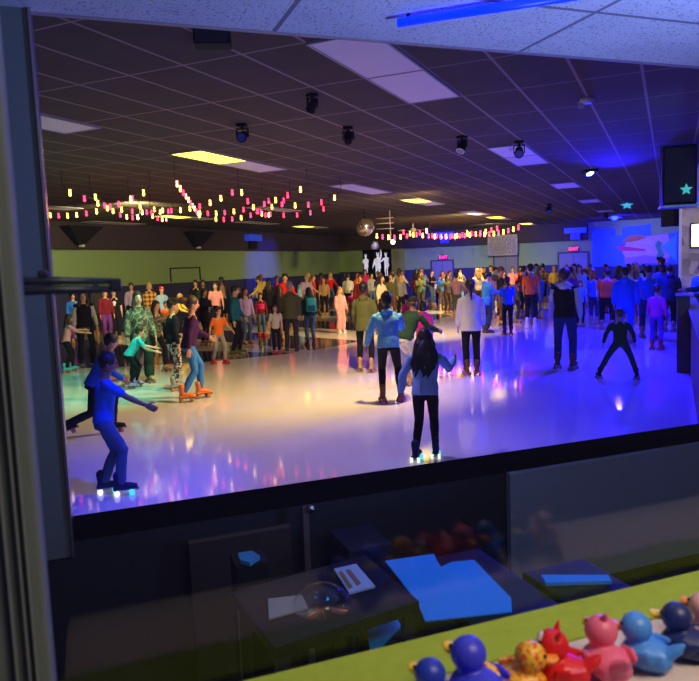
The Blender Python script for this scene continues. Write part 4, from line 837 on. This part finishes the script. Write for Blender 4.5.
# ------------------------------------------------------------------ booth contents
def booth(name, label, cat, u, v, z, rz=0, group=None): 
    p = bw(u, v, z); return thing(name, label, cat, p, A45+R(rz), group)
DZ = 1.10
t = booth('desk', 'dark desk below the window carrying papers', 'desk', 0, 0, 0)
q = [bpix(232, 592, DZ), bpix(365, 555, DZ), bpix(419, 601, DZ), bpix(275, 648, DZ)]
bm = bmesh.new(); a = [bm.verts.new((u, v, DZ)) for u, v in q]; b = [bm.verts.new((u, v, DZ-.03)) for u, v in q]; bm.faces.new(a); bm.faces.new(b[::-1])
for i in range(4): bm.faces.new((a[i], b[i], b[(i+1) % 4], a[(i+1) % 4]))
desk_m = mat('desk_black_laminate', (.006, .007, .010), .6, vary=.2, spec=.3); put('desk_top', finish(bm, 'desk_top', False), desk_m, t)
for u, v in q:
    cu, cv = sum(a_[0] for a_ in q)/4, sum(a_[1] for a_ in q)/4; u, v = u+(cu-u)*.12, v+(cv-v)*.12
    put('leg', boxes([((u-.015, v-.015, .05), (u+.015, v+.015, DZ-.03))]), mat('desk_leg', (.03, .03, .035), .4), t)
t2 = booth('low_table', 'low black table right of the desk carrying blue sheet', 'table', 0, 0, 0)
put('table_top', boxes([((.86, 1.47, 1.0), (1.13, 1.92, 1.03))], .004), desk_m, t2)
for u, v in ((.89, 1.50), (1.10, 1.50), (.89, 1.89), (1.10, 1.89)): put('leg', boxes([((u-.015, v-.015, .05), (u+.015, v+.015, 1.0))]), mat('desk_leg', (.03, .03, .035), .4), t2)
def sheet(name, pts, z, mt, label, cat, th=.004):
    q = [bpix(x, y, z+th) for x, y in pts]; cu, cv = sum(a_[0] for a_ in q)/len(q), sum(a_[1] for a_ in q)/len(q)
    bm = bmesh.new(); a = [bm.verts.new((u-cu, v-cv, th)) for u, v in q]; b = [bm.verts.new((u-cu, v-cv, 0)) for u, v in q]; bm.faces.new(a); bm.faces.new(b[::-1]); n = len(q)
    for i in range(n): bm.faces.new((a[i], b[i], b[(i+1) % n], a[(i+1) % n]))
    o = put(name, finish(bm, name, False), mt, None, bw(cu, cv, z+.001), (0, 0, A45)); return tag(o, label, cat)
bl_paper = mat('blue_paper', (.01, .32, .95), .7)
sheet('paper_sheet', [(385, 561), (434, 554), (437, 561), (441, 567), (452, 562), (474, 560), (511, 598), (512, 612), (425, 621), (418, 603)], 1.031, bl_paper, 'large bright blue sheet of paper right of the desk', 'paper')
sheet('paper_sheet', [(366, 622), (392, 613), (402, 626), (380, 648), (370, 650)], .98, bl_paper, 'small blue sheet just below the desk edge near green sill', 'paper')
sheet('paper_sheet', [(541, 575), (608, 575), (612, 581), (546, 583)], 1.031, bl_paper, 'narrow bright blue strip near foot of grey wall', 'paper', .01)
sheet('paper_sheet', [(268, 599), (302, 595), (308, 608), (269, 619)], DZ, mat('manila_paper', (.42, .36, .26), .7), 'tan paper note lying on the dark desk', 'paper')
sheet('paper_sheet', [(238, 553), (252, 551), (260, 556), (250, 563), (240, 560)], DZ-.05, mat('crumpled_teal_paper', (.05, .28, .5), .7), 'crumpled teal scrap left of the desk back corner', 'paper', .012)
mg = sheet('magazine', [(334, 569), (356, 564), (375, 586), (349, 593)], DZ, mat('magazine_cover', (.40, .48, .75), .4), 'small magazine with pictures on the dark desk', 'magazine', .006)
for (pts, mt_) in (([(338, 572), (342, 571), (353, 587), (349, 589)], 'brown_picture'), ([(345, 570), (350, 569), (361, 583), (357, 586)], 'red_brown_picture')):
    q = [bpix(x, y, DZ+.008) for x, y in pts]; cu, cv = mg.location.dot(Uv), mg.location.dot(Vv)
    bm = bmesh.new(); bm.faces.new([bm.verts.new((u-cu, v-cv, .0068)) for u, v in q]); put('cover_picture', bm, mat(mt_, (.30, .14, .12) if 'red' in mt_ else (.28, .15, .06), .5), mg)
def support(px0, px1, py, z, label):
    a_, b_ = bpix(px0, py, z), bpix(px1, py, z); c_ = ((a_[0]+b_[0])/2, (a_[1]+b_[1])/2); hw = math.dist(a_, b_)/2+.01
    o = put('storage_box', boxes([((-hw, -hw, 0), (hw, hw, z-.052))], .006), desk_m, None, bw(*c_, .051), (0, 0, A45)); tag(o, label, 'box')
support(541, 612, 579, 1.028, 'long dark box under the narrow blue strip at lower right')
support(236, 262, 557, DZ-.05, 'dark storage box left of the desk carrying teal scrap')
support(368, 402, 630, .98, 'dark storage box under the small blue sheet beside desk')
# grey panel and boxes against the half wall
def bbox(name, label, cat, lo, hi, mt, bev=.004):
    c_ = ((lo[0]+hi[0])/2, (lo[1]+hi[1])/2, lo[2]); o = put(name, boxes([((lo[0]-c_[0], lo[1]-c_[1], 0), (hi[0]-c_[0], hi[1]-c_[1], hi[2]-lo[2]))], bev), mt, None, bw(*c_), (0, 0, A45)); return tag(o, label, cat)
bbox('wall_panel', 'large plain grey panel on half wall at lower right', 'panel', (1.93, 2.955, .24), (3.7, 2.993, .885), dgray)
bbox('cable_box', 'tall narrow dark cabinet standing against the half wall', 'cabinet', (.93, 2.60, .051), (1.12, 2.85, .80), mat('cabinet_dark_blue', (.015, .02, .05), .4))
t = booth('upright_bracket', 'thin pinkish upright metal bracket against half wall', 'bracket', .84, 2.9, .05); put('bracket_post', boxes([((-.014, -.01, 0), (.014, .012, .86))], .002), mat('bracket_pinkish', (.16, .12, .13), .4, .3), t); bm = bmesh.new(); ball(bm, (.022, -.02, .85), .02); put('chrome_knob', finish(bm, 'chrome_knob'), mat('knob_chrome', (.7, .75, .8), .2, 1), t); put('foot', boxes([((-.04, -.04, 0), (.04, .04, .01))]), mat('bracket_pinkish', (.16, .12, .13), .4, .3), t)
t = booth('leaning_board', 'dark brown board leaning under sill left of bracket', 'board',   .55, 2.80, .06); o = put('board_face', boxes([((-.22, 0, 0), (.22, .02, .78))], .003), mat('board_brown', (.02, .012, .01), .5, vary=.3, bscale=8), t, rot=(R(-8), 0, 0)); put('top_edge', boxes([((-.22, -.003, .77), (.22, .023, .785))]), mat('board_edge', (.08, .05, .04), .5), o)
t = booth('clear_dome', 'clear plastic dome standing on the dark desk', 'dome', *bpix(322, 606, DZ), DZ)
bm = bmesh.new(); tube(bm, [(0, 0, .001), (0, 0, .012), (0, 0, .03), (0, 0, .05), (0, 0, .06)], [.075, .074, .062, .035, .008], 24); put('dome_shell', finish(bm, 'dome_shell'), sheen_glass(), t)
# door closer arm at eye level, left
t = booth('window_arm', 'dark metal double arm reaching right across the grey post', 'arm', -.075, .78, EYE)
mm_ = mat('arm_metal', (.05, .06, .08), .35, .6)
for (a_, b_, r_) in (((-.16, 0, -.001), (.104, 0, -.006), .0042), ((-.16, 0, -.014), (.106, 0, -.014), .0046)): bm = bmesh.new(); tube(bm, [a_, Vector(a_).lerp(Vector(b_), .75)+Vector((0, 0, .002)), b_], [r_*1.1, r_, r_*.8], 8); put('rod', finish(bm, 'rod'), mm_, t)
bm = bmesh.new(); box_into(bm, (.100, -.005, -.017), (.112, .005, -.003), .002); put('end_bracket', bm, mm_, t); bm = bmesh.new(); box_into(bm, (.032, -.005, .001), (.042, .005, .008), .002); put('clip', bm, mm_, t)
# reflected blue light streak, built as a glowing rod under the booth ceiling
a_ = atz(398, 23, 2.92); b_ = atz(585, -6, 2.92); t = thing('blue_reflection_streak', 'deep blue streak of reflected light under the pale near ceiling', 'light streak', a_)
bm = bmesh.new(); tube(bm, [(0, 0, 0), b_-a_], .018, 10); put('tube', finish(bm, 'tube'), mat('deep_blue_streak', (0, .02, 1), .4, emit=(.0, .015, 1), es=2.6), t)
for f in (.06, .94): bm = bmesh.new(); cyl(bm, (b_-a_)*f, (b_-a_)*f+Vector((0, 0, .03)), .008); put('clip', finish(bm, 'clip'), blk, t)

# ------------------------------------------------------------------ rubber ducks
def mk_duck_body():
    bm = bmesh.new(); capsule(bm, [(0, -.012, .013), (0, 0, .014), (0, .012, .013)], [(.017, .013), (.0205, .0145), (.018, .0135)], 16, (1, 0, 0))
    capsule(bm, [(0, -.018, .018), (0, -.028, .026), (0, -.032, .031)], [(.011, .007), (.007, .005), (.003, .002)], 10, (1, 0, 0))
    for s in (-1, 1): capsule(bm, [(s*.019, .006, .018), (s*.021, -.006, .019), (s*.018, -.016, .023)], [(.003, .007), (.004, .008), (.002, .003)], 8, (1, 0, 0))
    capsule(bm, [(0, .008, .022), (0, .009, .030)], [.012, .010], 12); ball(bm, (0, .010, .038), (.0148, .0148, .0142), 16, 12)
    return fuse(bm, 'duck_body', .0011, 0, 3)
def mk_beak():
    bm = bmesh.new(); capsule(bm, [(0, .021, .036), (0, .030, .0355), (0, .034, .037)], [(.0065, .0035), (.0075, .0028), (.005, .0018)], 12, (1, 0, 0)); capsule(bm, [(0, .021, .0335), (0, .029, .0325)], [(.005, .002), (.005, .0016)], 10, (1, 0, 0)); return finish(bm, 'beak')
def duck(px, py, ang, body, beak, label, scale=1, extra=None):
    z = 1.531; u, v = bpix(px+5, py+13, z); t = booth('rubber_duck', label, 'rubber duck', u, v, z, ang, 'rubber ducks lined up on the window shelf'); t.scale = (scale*1.06,)*3
    put('duck_body', cached(mk_duck_body), body, t); put('beak', cached(mk_beak), beak, t)
    for s in (-1, 1): bm = bmesh.new(); ball(bm, (s*.008, .0215, .0425), .0022, 8, 6); put('eye', finish(bm, 'eye'), mat('duck_eye_black', (.01, .01, .01), .2), t)
    if extra: extra(t)
    return t
rub = lambda n, c: mat(n, c, .38, spec=.5)
ob = rub('orange_beak', (.95, .30, .03)); yb = rub('yellow_beak', (.90, .62, .04))
spotm = patch_material('spotted_yellow_rubber', [(.92, .55, .03), (.92, .55, .03), (.75, .10, .02)], 260, .4)
def crest(c, n):
    def f(t):
        bm = bmesh.new(); capsule(bm, [(0, .006, .050), (0, .002, .057)], [.004, .0015], 8); put('crest', finish(bm, 'crest'), rub(n, c), t)
    return f
def red_face(t):
    bm = bmesh.new(); ball(bm, (0, .0185, .039), (.0095, .0068, .0105), 12, 8); put('white_face', finish(bm, 'white_face'), rub('white_face_rubber', (.85, .80, .75)), t)
    for s in (-1, 1): bm = bmesh.new(); capsule(bm, [(s*.009, .006, .049), (s*.011, .004, .056)], [.003, .001], 8); put('horn', finish(bm, 'horn'), rub('red_rubber', (.75, .015, .02)), t)
duck(434, 704, 20, rub('navy_blue_rubber', (.02, .05, .5)), yb, 'mostly hidden blue duck with yellow beak at left end of shelf', .95)
duck(474, 690, 20, rub('violet_blue_rubber', (.05, .06, .75)), yb, 'violet blue rubber duck with yellow beak, beside spotted duck', 1.12)
duck(515, 682, -115, spotm, ob, 'yellow rubber duck with red spots and orange beak', .98)
duck(559, 671, 55, rub('red_rubber', (.75, .015, .02)), yb, 'red rubber duck with white face and small horns', 1.0, red_face)
duck(602, 663, -10, rub('pink_rubber', (.85, .16, .28)), ob, 'bubblegum pink rubber duck with pointed crest', 1.05, crest((.85, .16, .28), 'pink_rubber'))
duck(642, 654, 35, rub('sky_blue_rubber', (.08, .32, .85)), ob, 'light blue rubber duck with orange beak', 1.0)
duck(682, 643, 30, rub('dark_navy_rubber', (.02, .035, .16)), yb, 'dark navy rubber duck with yellow beak', 1.0)
duck(708, 633, 10, rub('pale_pink_rubber', (.85, .45, .42)), ob, 'pale peach pink rubber duck cut by the right edge', 1.0)

bpy.data.objects.remove(TMP)
